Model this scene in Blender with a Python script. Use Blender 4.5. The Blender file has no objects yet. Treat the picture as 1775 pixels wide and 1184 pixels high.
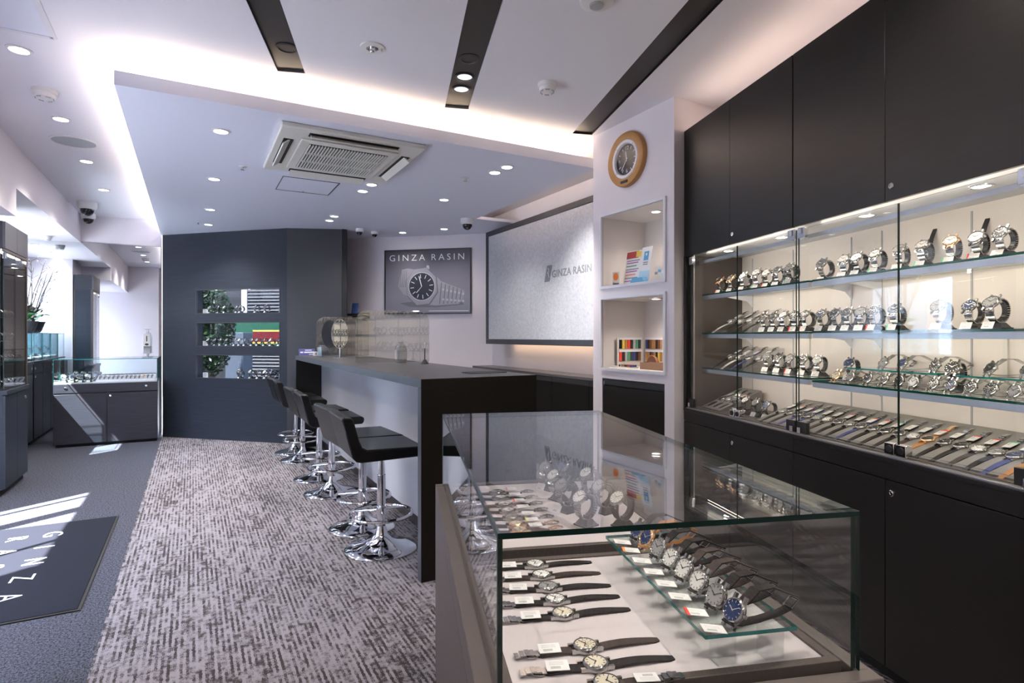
import bpy, bmesh, math, random
from mathutils import Vector, Matrix
random.seed(7)
R = math.radians
SC = bpy.context.scene
COL = SC.collection

# ---------------------------------------------------------------- camera
CAM_H = 1.21
cam_d = bpy.data.cameras.new('camera'); cam = bpy.data.objects.new('camera', cam_d); COL.objects.link(cam)
cam.location = (0, 0, CAM_H); cam.rotation_euler = (R(90), 0, 0)
cam_d.sensor_fit = 'HORIZONTAL'; cam_d.sensor_width = 36.0
cam_d.lens = 36.0 * 1000 / 1775
cam_d.shift_x = 0.0; cam_d.shift_y = -9 / 1775
cam_d.clip_start = 0.02
SC.camera = cam
# ---------------------------------------------------------------- world, sun, exposure
W = bpy.data.worlds.new('sky'); SC.world = W; W.use_nodes = True
bg = W.node_tree.nodes['Background']; bg.inputs[0].default_value = (0.68, 0.79, 1.0, 1); bg.inputs[1].default_value = 13.0
sun_d = bpy.data.lights.new('sun', 'SUN'); sun = bpy.data.objects.new('sun', sun_d); COL.objects.link(sun)
sun_d.energy = 42.0; sun_d.angle = R(0.6); sun_d.color = (1.0, 0.97, 0.92)
sun.rotation_euler = Vector((0.434, 0.90, -1.227)).to_track_quat('-Z', 'Y').to_euler()
SC.view_settings.view_transform = 'Standard'; SC.view_settings.look = 'None'
SC.view_settings.gamma = 1.0; SC.view_settings.use_curve_mapping = False
SC.view_settings.exposure = 0.95
SC.cycles.max_bounces = 10; SC.cycles.diffuse_bounces = 4; SC.cycles.glossy_bounces = 5
SC.cycles.transmission_bounces = 6; SC.cycles.transparent_max_bounces = 32
SC.cycles.sample_clamp_indirect = 6.0; SC.cycles.caustics_reflective = False; SC.cycles.caustics_refractive = False
DOWN_W = 34.0      # watts of each recessed spot
COVE = 10.5        # emission of the cove strips
LED = 9.0         # emission of the cabinet strips

# ---------------------------------------------------------------- frames: B follows the counter, A the wall cabinet, C the near showcase
FB, FA, FC = R(28.99), R(11.42), R(10.37)
def wB(n, s, z=0.0): return Vector((n*math.cos(FB) - s*math.sin(FB), n*math.sin(FB) + s*math.cos(FB), z))
def wA(n, s, z=0.0): return Vector((n*math.cos(FA) - s*math.sin(FA), n*math.sin(FA) + s*math.cos(FA), z))
C0 = Vector((-0.019, 0.760, 0))
def wC(x, y, z=0.0): return C0 + Vector((x*math.cos(FC) - y*math.sin(FC), x*math.sin(FC) + y*math.cos(FC), z))
ORD = ('zeroth first second third fourth fifth sixth seventh eighth ninth tenth eleventh twelfth thirteenth fourteenth fifteenth sixteenth seventeenth '
       'eighteenth nineteenth twentieth twenty-first twenty-second twenty-third twenty-fourth twenty-fifth twenty-sixth twenty-seventh twenty-eighth twenty-ninth thirtieth').split()

# ---------------------------------------------------------------- materials
MT = {}
def nodes_of(name):
    m = bpy.data.materials.new(name); m.use_nodes = True; MT[name] = m
    nt = m.node_tree; return m, nt, nt.nodes['Principled BSDF']
def mat(name, col, rough=0.5, metal=0.0, bump=0.0, bscale=200.0, emit=None, estr=0.0, spec=None, coat=0.0):
    m, nt, b = nodes_of(name)
    b.inputs['Base Color'].default_value = (*col, 1); b.inputs['Roughness'].default_value = rough; b.inputs['Metallic'].default_value = metal
    if spec is not None: b.inputs['Specular IOR Level'].default_value = spec
    if coat: b.inputs['Coat Weight'].default_value = coat; b.inputs['Coat Roughness'].default_value = 0.08
    if emit: b.inputs['Emission Color'].default_value = (*emit, 1); b.inputs['Emission Strength'].default_value = estr
    if bump:
        tc = nt.nodes.new('ShaderNodeTexCoord'); no = nt.nodes.new('ShaderNodeTexNoise'); bp = nt.nodes.new('ShaderNodeBump')
        no.inputs['Scale'].default_value = bscale; no.inputs['Detail'].default_value = 3
        bp.inputs['Strength'].default_value = bump; bp.inputs['Distance'].default_value = 0.002
        nt.links.new(tc.outputs['Object'], no.inputs['Vector']); nt.links.new(no.outputs['Fac'], bp.inputs['Height']); nt.links.new(bp.outputs['Normal'], b.inputs['Normal'])
    return m
def math_node(nt, op, a, b=None):
    n = nt.nodes.new('ShaderNodeMath'); n.operation = op
    for i, v in enumerate((a, b)):
        if v is None: continue
        if isinstance(v, (int, float)): n.inputs[i].default_value = v
        else: nt.links.new(v, n.inputs[i])
    return n.outputs[0]
def ramp(nt, fac, stops):
    r = nt.nodes.new('ShaderNodeValToRGB'); e = r.color_ramp.elements
    while len(e) < len(stops): e.new(0.5)
    for i, (p, c) in enumerate(stops): e[i].position = p; e[i].color = (*c, 1)
    nt.links.new(fac, r.inputs[0]); return r.outputs[0]
def noise(nt, scale_xyz, scale=1.0, detail=4, rough=0.6, rot=0.0):
    tc = nt.nodes.new('ShaderNodeTexCoord'); mp = nt.nodes.new('ShaderNodeMapping'); no = nt.nodes.new('ShaderNodeTexNoise')
    mp.inputs['Scale'].default_value = scale_xyz; mp.inputs['Rotation'].default_value = (0, 0, rot)
    no.inputs['Scale'].default_value = scale; no.inputs['Detail'].default_value = detail; no.inputs['Roughness'].default_value = rough
    nt.links.new(tc.outputs['Object'], mp.inputs['Vector']); nt.links.new(mp.outputs['Vector'], no.inputs['Vector']); return no.outputs['Fac']
def laminate(name, c0, c1, rough, grain=(4, 4, 120), bump=0.25):
    m, nt, b = nodes_of(name)
    f = noise(nt, grain, 1.0, 6, 0.65)
    nt.links.new(ramp(nt, f, [(0.32, c0), (0.68, c1)]), b.inputs['Base Color'])
    b.inputs['Roughness'].default_value = rough
    bp = nt.nodes.new('ShaderNodeBump'); bp.inputs['Strength'].default_value = bump; bp.inputs['Distance'].default_value = 0.0015
    nt.links.new(f, bp.inputs['Height']); nt.links.new(bp.outputs['Normal'], b.inputs['Normal'])
    return m
def glass(name, tint=(1, 1, 1), f0=0.04, rough=0.0):
    m = bpy.data.materials.new(name); m.use_nodes = True; MT[name] = m; nt = m.node_tree; nt.nodes.clear()
    out = nt.nodes.new('ShaderNodeOutputMaterial'); mx = nt.nodes.new('ShaderNodeMixShader'); tr = nt.nodes.new('ShaderNodeBsdfTransparent'); gl = nt.nodes.new('ShaderNodeBsdfGlossy')
    tr.inputs[0].default_value = (*tint, 1); gl.inputs['Roughness'].default_value = rough; gl.inputs['Color'].default_value = (1, 1, 1, 1)
    g = nt.nodes.new('ShaderNodeNewGeometry'); d = nt.nodes.new('ShaderNodeVectorMath'); d.operation = 'DOT_PRODUCT'
    nt.links.new(g.outputs['Normal'], d.inputs[0]); nt.links.new(g.outputs['Incoming'], d.inputs[1])
    a = math_node(nt, 'ABSOLUTE', d.outputs['Value']); i = math_node(nt, 'SUBTRACT', 1.0, a); p = math_node(nt, 'POWER', i, 5.0)
    f = math_node(nt, 'ADD', math_node(nt, 'MULTIPLY', p, 1 - f0), f0)
    nt.links.new(f, mx.inputs[0]); nt.links.new(tr.outputs[0], mx.inputs[1]); nt.links.new(gl.outputs[0], mx.inputs[2]); nt.links.new(mx.outputs[0], out.inputs[0])
    return m

mat('wall_white', (0.79, 0.745, 0.79), 0.62, bump=0.15, bscale=90)
mat('ceiling_white', (0.86, 0.84, 0.90), 0.7, bump=0.2, bscale=60)
mat('ceiling_satin', (0.80, 0.82, 0.94), 0.42)
mat('cabinet_inside', (0.78, 0.715, 0.67), 0.6)
mat('niche_inside', (0.72, 0.68, 0.66), 0.6)
laminate('dark_laminate', (0.0030, 0.0024, 0.0022), (0.0078, 0.0060, 0.0055), 0.35, (5, 5, 90), 0.10)
for q in ('dark_laminate',): MT[q].node_tree.nodes['Principled BSDF'].inputs['Specular IOR Level'].default_value = 0.5
laminate('blue_laminate', (0.021, 0.026, 0.038), (0.030, 0.036, 0.051), 0.40, (3, 3, 60), 0.05)
laminate('shaded_laminate', (0.010, 0.0105, 0.014), (0.015, 0.016, 0.021), 0.45, (3, 3, 60), 0.05)  # partition laminate again, with the return panel's shade put into its colour
laminate('slate_laminate', (0.018, 0.018, 0.027), (0.034, 0.034, 0.047), 0.42, (5, 5, 120), 0.08)
laminate('showcase_wood', (0.105, 0.088, 0.082), (0.125, 0.105, 0.10), 0.38, (2, 2, 40), 0.03)
laminate('counter_dark', (0.004, 0.003, 0.002), (0.010, 0.0075, 0.005), 0.5, (60, 60, 60), 0.08)
for q in ('counter_dark', 'blue_laminate'): MT[q].node_tree.nodes['Principled BSDF'].inputs['Specular IOR Level'].default_value = 0.28
mat('counter_top', (0.050, 0.047, 0.052), 0.30)
mat('counter_edge', (0.075, 0.085, 0.105), 0.4)
mat('panel_white', (0.62, 0.63, 0.69), 0.33)
mat('head_grey', (0.10, 0.095, 0.105), 0.4)
mat('sideboard_black', (0.004, 0.0035, 0.003), 0.55, spec=0.12)
mat('kick_dark', (0.05, 0.043, 0.045), 0.3)
mat('black', (0.012, 0.012, 0.013), 0.35)
mat('black_matte', (0.010, 0.010, 0.010), 0.7)
mat('slot_black', (0.035, 0.030, 0.028), 0.45)
mat('inside_brown', (0.085, 0.068, 0.06), 0.35)
mat('white_trim', (0.78, 0.78, 0.84), 0.45)
mat('white_plastic', (0.80, 0.79, 0.78), 0.4)
mat('cream_plastic', (0.70, 0.68, 0.62), 0.4)
mat('grey_plastic', (0.42, 0.43, 0.46), 0.5)
mat('frame_slate', (0.040, 0.043, 0.053), 0.4)
mat('chrome', (0.78, 0.78, 0.80), 0.06, 1.0)
mat('steel', (0.45, 0.44, 0.43), 0.13, 1.0)
mat('satin_steel', (0.55, 0.55, 0.56), 0.32, 1.0)
mat('aluminium', (0.50, 0.52, 0.56), 0.38, 0.9)
mat('gold', (0.85, 0.56, 0.34), 0.18, 1.0)
mat('leather_black', (0.007, 0.007, 0.008), 0.38, bump=0.15, bscale=350, spec=0.32)
mat('strap_black', (0.012, 0.010, 0.009), 0.5, bump=0.4, bscale=700, spec=0.25)
mat('strap_brown', (0.030, 0.016, 0.011), 0.5, bump=0.5, bscale=700)
mat('strap_tan', (0.45, 0.20, 0.06), 0.5, bump=0.3, bscale=700)
mat('strap_blue', (0.035, 0.05, 0.20), 0.5, bump=0.3, bscale=700)
mat('strap_white', (0.70, 0.68, 0.65), 0.5)
mat('dial_black', (0.012, 0.012, 0.014), 0.4, spec=0.3)
mat('dial_white', (0.78, 0.77, 0.74), 0.4, spec=0.3)
mat('dial_silver', (0.33, 0.33, 0.33), 0.4, spec=0.3)
mat('dial_blue', (0.02, 0.04, 0.12), 0.4, spec=0.3)
mat('dial_cream', (0.66, 0.60, 0.48), 0.4, spec=0.3)
mat('hand_steel', (0.75, 0.75, 0.75), 0.25, 0.8)
mat('hand_dark', (0.03, 0.03, 0.04), 0.3, 0.5)
mat('tray_white', (0.56, 0.505, 0.525), 0.75)
mat('tray_frame', (0.075, 0.058, 0.052), 0.4)
mat('tag_red', (0.75, 0.06, 0.04), 0.5)
mat('tag_green', (0.12, 0.55, 0.30), 0.5)
mat('tag_orange', (0.85, 0.28, 0.08), 0.5)
mat('tag_yellow', (0.80, 0.78, 0.10), 0.5)
mat('tag_blue', (0.18, 0.18, 0.60), 0.5)
mat('glass_edge', (0.001, 0.016, 0.012), 0.3, spec=0.3)
mat('shelf_edge', (0.004, 0.085, 0.062), 0.12, spec=0.8)
mat('riser_edge', (0.01, 0.17, 0.16), 0.12, spec=0.8)
glass('clear_glass', (0.965, 0.972, 0.968), 0.036)
glass('shelf_glass', (0.93, 0.97, 0.955), 0.05)
glass('door_glass', (0.975, 0.98, 0.98), 0.022)
glass('case_glass', (0.95, 0.985, 0.99), 0.05)
glass('tinted_glass', (0.30, 0.31, 0.33), 0.02)
glass('window_glass', (0.97, 0.99, 1.0), 0.04)
glass('acrylic', (0.80, 0.81, 0.82), 0.14)
glass('acrylic_block', (0.93, 0.94, 0.94), 0.07, 0.02)
glass('slope_clear', (0.92, 0.92, 0.92), 0.05, 0.05)
glass('crystal', (0.98, 0.98, 0.98), 0.025)
mat('mirror', (0.68, 0.71, 0.73), 0.0, 1.0)
mat('wood_clock', (0.45, 0.22, 0.065), 0.42, bump=0.2, bscale=40)
mat('lens_warm', (0.9, 0.9, 0.9), 0.5, emit=(1.0, 0.94, 0.86), estr=9.0)
mat('lens_cool', (0.9, 0.9, 0.9), 0.5, emit=(1.0, 0.98, 0.95), estr=9.0)
mat('lens_slot', (0.75, 0.75, 0.8), 0.3, emit=(0.85, 0.88, 1.0), estr=0.55)
mat('cove_strip', (1, 1, 1), 0.5, emit=(1.0, 0.76, 0.50), estr=COVE)
mat('cove_strip_bright', (1, 1, 1), 0.5, emit=(1.0, 0.86, 0.70), estr=COVE * 1.7)
mat('under_strip', (1, 1, 1), 0.5, emit=(1.0, 0.70, 0.42), estr=4.5)
mat('clock_dial', (0.012, 0.014, 0.03), 0.45)
mat('top_strip', (1, 1, 1), 0.5, emit=(1.0, 0.74, 0.52), estr=COVE * 0.42)
mat('led_strip', (1, 1, 1), 0.5, emit=(1.0, 0.86, 0.70), estr=LED)
mat('shade_glass_dark', (0.01, 0.01, 0.012), 0.05)
mat('leaf', (0.09, 0.34, 0.10), 0.45)
mat('leaf_dark', (0.02, 0.05, 0.018), 0.4)
mat('leaf_street', (0.05, 0.11, 0.035), 0.4)
mat('box_blue', (0.12, 0.15, 0.19), 0.5)
mat('slope_dark', (0.24, 0.225, 0.215), 0.5)
mat('branch', (0.16, 0.12, 0.09), 0.7)
mat('blossom', (0.75, 0.62, 0.66), 0.6)
mat('pot', (0.045, 0.045, 0.055), 0.4)
mat('facade', (0.30, 0.29, 0.29), 0.8)
mat('asphalt', (0.30, 0.30, 0.31), 0.85, bump=0.4, bscale=60)
mat('shutter', (0.11, 0.115, 0.125), 0.45, 0.3)
mat('sign_green', (0.015, 0.10, 0.055), 0.5)
mat('sign_red', (0.16, 0.012, 0.016), 0.5)
mat('sign_yellow', (0.75, 0.55, 0.10), 0.5)
mat('concrete', (0.030, 0.032, 0.036), 0.8)
mat('paper_white', (0.82, 0.82, 0.84), 0.6)
mat('paper_blue', (0.10, 0.36, 0.62), 0.5)
mat('paper_lightblue', (0.45, 0.66, 0.82), 0.5)
mat('paper_red', (0.40, 0.04, 0.05), 0.5)
mat('print_grey', (0.25, 0.25, 0.28), 0.6)
mat('print_purple', (0.40, 0.10, 0.35), 0.6)
mat('print_green', (0.08, 0.30, 0.16), 0.6)
mat('print_orange', (0.85, 0.22, 0.03), 0.6)
mat('sign_navy', (0.10, 0.10, 0.30), 0.45)
mat('navy', (0.03, 0.06, 0.22), 0.45)
mat('pale_letter', (0.82, 0.82, 0.86), 0.5)
mat('logo_grey', (0.20, 0.22, 0.25), 0.45)
mat('letter_white', (0.80, 0.82, 0.86), 0.7)
mat('poster_steel', (0.33, 0.32, 0.37), 0.5)
mat('poster_steel_light', (0.48, 0.47, 0.52), 0.5)
mat('poster_steel_dark', (0.16, 0.16, 0.19), 0.5)
mat('poster_dial', (0.022, 0.024, 0.04), 0.5)
mat('box_wood', (0.40, 0.22, 0.12), 0.5)
mat('rack_paper', (0.70, 0.66, 0.60), 0.6)
mat('leather_rust', (0.20, 0.075, 0.035), 0.5)

# carpet with light streaks that run along the counter
m, nt, b = nodes_of('carpet_streak')
tc = nt.nodes.new('ShaderNodeTexCoord'); sx = nt.nodes.new('ShaderNodeSeparateXYZ'); nt.links.new(tc.outputs['Object'], sx.inputs[0])
fray = noise(nt, (90, 60, 1), 1.0, 3, 0.7); f3 = noise(nt, (260, 190, 1), 1.0, 2, 0.6); f4 = noise(nt, (3.4, 1.6, 1), 1.0, 3, 0.55); f2 = noise(nt, (26, 34, 1), 1.0, 3, 0.6)
nn = math_node(nt, 'ADD', sx.outputs['X'], math_node(nt, 'MULTIPLY', math_node(nt, 'SUBTRACT', fray, 0.5), 0.016))
stripe = math_node(nt, 'FLOOR', math_node(nt, 'MULTIPLY', nn, 98.0))
cb = nt.nodes.new('ShaderNodeCombineXYZ'); nt.links.new(math_node(nt, 'MULTIPLY', stripe, 7.31), cb.inputs[0]); nt.links.new(math_node(nt, 'MULTIPLY', sx.outputs['Y'], 6.5), cb.inputs[1])
dn = nt.nodes.new('ShaderNodeTexNoise'); dn.inputs['Scale'].default_value = 1.0; dn.inputs['Detail'].default_value = 4; dn.inputs['Roughness'].default_value = 0.75; nt.links.new(cb.outputs[0], dn.inputs['Vector'])
alt = math_node(nt, 'MULTIPLY', math_node(nt, 'MODULO', math_node(nt, 'ABSOLUTE', stripe), 2.0), 0.10)
mixv = math_node(nt, 'ADD', math_node(nt, 'ADD', math_node(nt, 'MULTIPLY', dn.outputs['Fac'], 0.80), alt), math_node(nt, 'ADD', math_node(nt, 'MULTIPLY', f2, 0.36), math_node(nt, 'ADD', math_node(nt, 'MULTIPLY', f3, 0.38), math_node(nt, 'MULTIPLY', f4, 0.22))))
nt.links.new(ramp(nt, mixv, [(0.0, (0.030, 0.026, 0.027)), (0.84, (0.050, 0.043, 0.045)), (0.95, (0.235, 0.216, 0.240)), (1.0, (0.27, 0.25, 0.278))]), b.inputs['Base Color'])
b.inputs['Roughness'].default_value = 0.95; b.inputs['Specular IOR Level'].default_value = 0.1
bp = nt.nodes.new('ShaderNodeBump'); bp.inputs['Strength'].default_value = 0.5; bp.inputs['Distance'].default_value = 0.004
nt.links.new(mixv, bp.inputs['Height']); nt.links.new(bp.outputs['Normal'], b.inputs['Normal'])
m, nt, b = nodes_of('carpet_plain')
f1 = noise(nt, (110, 110, 1), 1.0, 3, 0.8); f2 = noise(nt, (260, 260, 1), 1.0, 2, 0.7)
v = math_node(nt, 'ADD', math_node(nt, 'MULTIPLY', f1, 0.6), math_node(nt, 'MULTIPLY', f2, 0.4))
nt.links.new(ramp(nt, v, [(0.42, (0.010, 0.010, 0.015)), (0.58, (0.118, 0.122, 0.158))]), b.inputs['Base Color'])
b.inputs['Roughness'].default_value = 0.95; b.inputs['Specular IOR Level'].default_value = 0.1
m, nt, b = nodes_of('mat_pile')
f1 = noise(nt, (300, 300, 1), 1.0, 2, 0.6)
nt.links.new(ramp(nt, f1, [(0.3, (0.010, 0.011, 0.018)), (0.7, (0.024, 0.026, 0.037))]), b.inputs['Base Color'])
b.inputs['Roughness'].default_value = 0.95; b.inputs['Specular IOR Level'].default_value = 0.1
# silver woven screen
m, nt, b = nodes_of('screen_fabric')
f1 = noise(nt, (150, 150, 150), 1.0, 3, 0.7); f2 = noise(nt, (45, 45, 45), 1.0, 3, 0.6)
v = math_node(nt, 'ADD', math_node(nt, 'MULTIPLY', f1, 0.5), math_node(nt, 'MULTIPLY', f2, 0.5))
nt.links.new(ramp(nt, v, [(0.35, (0.42, 0.43, 0.48)), (0.65, (0.62, 0.64, 0.70))]), b.inputs['Base Color'])
b.inputs['Roughness'].default_value = 0.45; b.inputs['Metallic'].default_value = 0.15
bp = nt.nodes.new('ShaderNodeBump'); bp.inputs['Strength'].default_value = 0.35; bp.inputs['Distance'].default_value = 0.002
nt.links.new(v, bp.inputs['Height']); nt.links.new(bp.outputs['Normal'], b.inputs['Normal'])
# printed price tag: bars and lines of small type
m, nt, b = nodes_of('tag_print')
tc = nt.nodes.new('ShaderNodeTexCoord'); sx = nt.nodes.new('ShaderNodeSeparateXYZ'); nt.links.new(tc.outputs['Generated'], sx.inputs[0])
def band(v, lo, hi): return math_node(nt, 'MULTIPLY', math_node(nt, 'GREATER_THAN', v, lo), math_node(nt, 'LESS_THAN', v, hi))
X, Y = sx.outputs['X'], sx.outputs['Y']
bars = math_node(nt, 'GREATER_THAN', math_node(nt, 'FRACT', math_node(nt, 'MULTIPLY', math_node(nt, 'SINE', math_node(nt, 'MULTIPLY', X, 37.0)), 3.1)), 0.45)
code = math_node(nt, 'MULTIPLY', bars, math_node(nt, 'MULTIPLY', band(X, 0.18, 0.62), band(Y, 0.16, 0.40)))
line = math_node(nt, 'MULTIPLY', math_node(nt, 'ADD', band(Y, 0.54, 0.59), math_node(nt, 'ADD', band(Y, 0.68, 0.72), band(Y, 0.80, 0.84))), band(X, 0.14, 0.80))
ink = math_node(nt, 'MINIMUM', math_node(nt, 'ADD', math_node(nt, 'MULTIPLY', line, 0.45), math_node(nt, 'MULTIPLY', code, 0.85)), 1.0)
nt.links.new(ramp(nt, ink, [(0.0, (0.80, 0.79, 0.79)), (1.0, (0.10, 0.10, 0.11))]), b.inputs['Base Color']); b.inputs['Roughness'].default_value = 0.5
# poster print ground: dark top fading to pale table
m, nt, b = nodes_of('poster_ground')
tc = nt.nodes.new('ShaderNodeTexCoord'); sx = nt.nodes.new('ShaderNodeSeparateXYZ'); nt.links.new(tc.outputs['Generated'], sx.inputs[0])
nt.links.new(ramp(nt, sx.outputs['Z'], [(0.0, (0.22, 0.21, 0.26)), (0.25, (0.27, 0.255, 0.31)), (0.62, (0.18, 0.17, 0.215)), (1.0, (0.055, 0.053, 0.068))]), b.inputs['Base Color']); b.inputs['Roughness'].default_value = 0.3

# ---------------------------------------------------------------- mesh builder
class MB:
    def __init__(self): self.v = []; self.f = []; self.m = []
    def add(self, vs, fs, T=None, m=0):
        o = len(self.v)
        for p in vs:
            p = Vector(p); self.v.append(T @ p if T else p)
        for f in fs: self.f.append([i + o for i in f]); self.m.append(m)
        return self
    def box(self, x0, x1, y0, y1, z0, z1, T=None, m=0):
        return self.add([(x0,y0,z0),(x1,y0,z0),(x1,y1,z0),(x0,y1,z0),(x0,y0,z1),(x1,y0,z1),(x1,y1,z1),(x0,y1,z1)],
                        [(3,2,1,0),(4,5,6,7),(0,1,5,4),(1,2,6,5),(2,3,7,6),(3,0,4,7)], T, m)
    def pane(self, x0, x1, y0, y1, z0, z1, thin, T=None):       # material 0 on the two large faces, 1 on the edges
        big = {'x': (3, 5), 'y': (2, 4), 'z': (0, 1)}[thin]
        s = len(self.f); self.box(x0, x1, y0, y1, z0, z1, T)
        for i in range(6): self.m[s + i] = 0 if i in big else 1
        return self
    def lathe(self, prof, seg=24, T=None, m=0, cap=True):
        k = len(prof); vs = []; fs = []
        for i in range(seg):
            a = 2 * math.pi * i / seg
            for r, z in prof: vs.append((r * math.cos(a), r * math.sin(a), z))
        for i in range(seg):
            j = (i + 1) % seg
            for q in range(k - 1): fs.append((i*k+q, j*k+q, j*k+q+1, i*k+q+1))
        if cap:
            if prof[0][0] > 1e-6: fs.append([i*k for i in range(seg)][::-1])
            if prof[-1][0] > 1e-6: fs.append([i*k + k - 1 for i in range(seg)])
        return self.add(vs, fs, T, m)
    def cyl(self, p, q, r, seg=16, r2=None, m=0, T=None):
        p, q = Vector(p), Vector(q); d = q - p; M_ = Matrix.Translation(p) @ d.to_track_quat('Z', 'Y').to_matrix().to_4x4()
        if T: M_ = T @ M_
        return self.lathe([(r, 0), (r if r2 is None else r2, d.length)], seg, M_, m)
    def tube(self, pts, r, seg=8, closed=False, T=None, m=0):
        pts = [Vector(p) for p in pts]; n = len(pts); vs = []; fs = []; up = None
        for i, p in enumerate(pts):
            a = pts[(i - 1) % n] if (closed or i > 0) else p; c = pts[(i + 1) % n] if (closed or i < n - 1) else p
            t = (c - a).normalized()
            if up is None or abs(t.dot(up)) > 0.99: up = Vector((0, 0, 1)) if abs(t.z) < 0.9 else Vector((1, 0, 0))
            x = t.cross(up).normalized(); y = x.cross(t).normalized(); up = y
            rr = r[i] if isinstance(r, (list, tuple)) else r
            for k in range(seg):
                w = 2 * math.pi * k / seg; vs.append(p + x * math.cos(w) * rr + y * math.sin(w) * rr)
        for i in range(n if closed else n - 1):
            j = (i + 1) % n
            for k in range(seg): l = (k + 1) % seg; fs.append((i*seg+k, i*seg+l, j*seg+l, j*seg+k))
        if not closed: fs.append(list(range(seg))[::-1]); fs.append([(n-1)*seg + k for k in range(seg)])
        return self.add(vs, fs, T, m)
    def prism(self, poly, d0, d1, axis='z', T=None, m=0):       # polygon in the two other axes, extruded along axis
        k = len(poly)
        def P(a, b, d): return {'z': (a, b, d), 'y': (a, d, b), 'x': (d, a, b)}[axis]
        vs = [P(a, b, d0) for a, b in poly] + [P(a, b, d1) for a, b in poly]
        fs = [list(range(k))[::-1], list(range(k, 2*k))] + [(i, (i+1) % k, k + (i+1) % k, k + i) for i in range(k)]
        return self.add(vs, fs, T, m)
    def mesh(self, name, mats, smooth=True, ang=40):
        me = bpy.data.meshes.new(name); me.from_pydata([tuple(p) for p in self.v], [], self.f)
        for mm in (mats if isinstance(mats, (list, tuple)) else [mats]): me.materials.append(MT[mm])
        me.polygons.foreach_set('material_index', self.m)
        bm = bmesh.new(); bm.from_mesh(me); bmesh.ops.recalc_face_normals(bm, faces=bm.faces); bm.to_mesh(me); bm.free()
        if smooth: me.polygons.foreach_set('use_smooth', [True] * len(me.polygons)); me.set_sharp_from_angle(angle=R(ang))
        me.update(); return me
    def build(self, name, mats, parent=None, bevel=0.0, smooth=True, loc=None, rz=None, M_=None):
        return put(name, self.mesh(name, mats, smooth), parent, loc, rz, M_, bevel)
def put(name, me, parent=None, loc=None, rz=None, M_=None, bevel=0.0):
    o = bpy.data.objects.new(name, me); COL.objects.link(o)
    if parent: o.parent = parent
    if M_ is not None: o.matrix_local = M_
    if loc is not None: o.location = loc
    if rz is not None: o.rotation_euler = (0, 0, rz)
    if bevel:
        bv = o.modifiers.new('edge', 'BEVEL'); bv.width = bevel; bv.segments = 2; bv.limit_method = 'ANGLE'; bv.angle_limit = R(50)
    return o
def tag(o, label, cat, group=None):
    o['label'] = label; o['category'] = cat
    if group: o['group'] = group
    return o
def thing(name, label, cat, loc=(0, 0, 0), rz=0.0, group=None):
    o = bpy.data.objects.new(name, None); COL.objects.link(o); o.empty_display_size = 0.05
    o.location = loc; o.rotation_euler = (0, 0, rz); return tag(o, label, cat, group)
def struct(o, label=None):
    o['kind'] = 'structure'
    if label: o['label'] = label
    return o
def spot(name, loc, watts, angle=110, blend=0.7, col=(1, 0.93, 0.84), target=None, radius=0.035, parent=None):
    d = bpy.data.lights.new(name, 'SPOT'); d.energy = watts; d.spot_size = R(angle); d.spot_blend = blend; d.color = col; d.shadow_soft_size = radius
    o = bpy.data.objects.new(name, d); COL.objects.link(o); o.location = loc
    if target is not None: o.rotation_euler = (Vector(target) - Vector(loc)).to_track_quat('-Z', 'Y').to_euler()
    return o
TXT = {}
def text_mesh(body, size, depth=0.002, spacing=1.0, material='letter_white', align='CENTER', bold=0.0):
    key = (body, size, depth, spacing, material, align, bold)
    if key not in TXT:
        c = bpy.data.curves.new('lettering', 'FONT'); c.body = body; c.size = size; c.extrude = depth / 2; c.space_character = spacing; c.align_x = align; c.align_y = 'CENTER'; c.offset = bold
        c.resolution_u = 3
        o = bpy.data.objects.new('lettering', c); me = bpy.data.meshes.new_from_object(o); me.name = 'lettering'
        me.materials.clear(); me.materials.append(MT[material]); bpy.data.objects.remove(o); TXT[key] = me
    return TXT[key]
UP = Matrix.Rotation(R(90), 4, 'X')          # lay flat lettering up into the xz plane, facing -y
def text_on(parent, body, size, x, y, z, spacing=1.0, material='letter_white', align='CENTER', bold=0.0, name='lettering', sx=1.0):
    return put(name, text_mesh(body, size, 0.002, spacing, material, align, bold), parent, M_=Matrix.Translation((x, y, z)) @ UP @ Matrix.Scale(sx, 4, (1, 0, 0)))
def circle(r, n=24, cx=0, cy=0, ry=None): return [(cx + r*math.cos(2*math.pi*i/n), cy + (ry or r)*math.sin(2*math.pi*i/n)) for i in range(n)]

# ================================================================ STRUCTURE
H2, H1 = 2.61, 2.43
def sB(name, mb, m, bevel=0.0, label=None): return struct(mb.build(name, m, rz=FB, bevel=bevel, smooth=False), label)
sB('floor', MB().box(-0.325, 5.0, -4.5, 8.6, -0.10, 0.0), 'carpet_streak', label='grey streaked carpet running along the counter')
sB('floor_entrance', MB().box(-2.6, -0.325, -4.5, 8.6, -0.10, 0.0), 'carpet_plain', label='plain dark grey carpet by the entrance')
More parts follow.
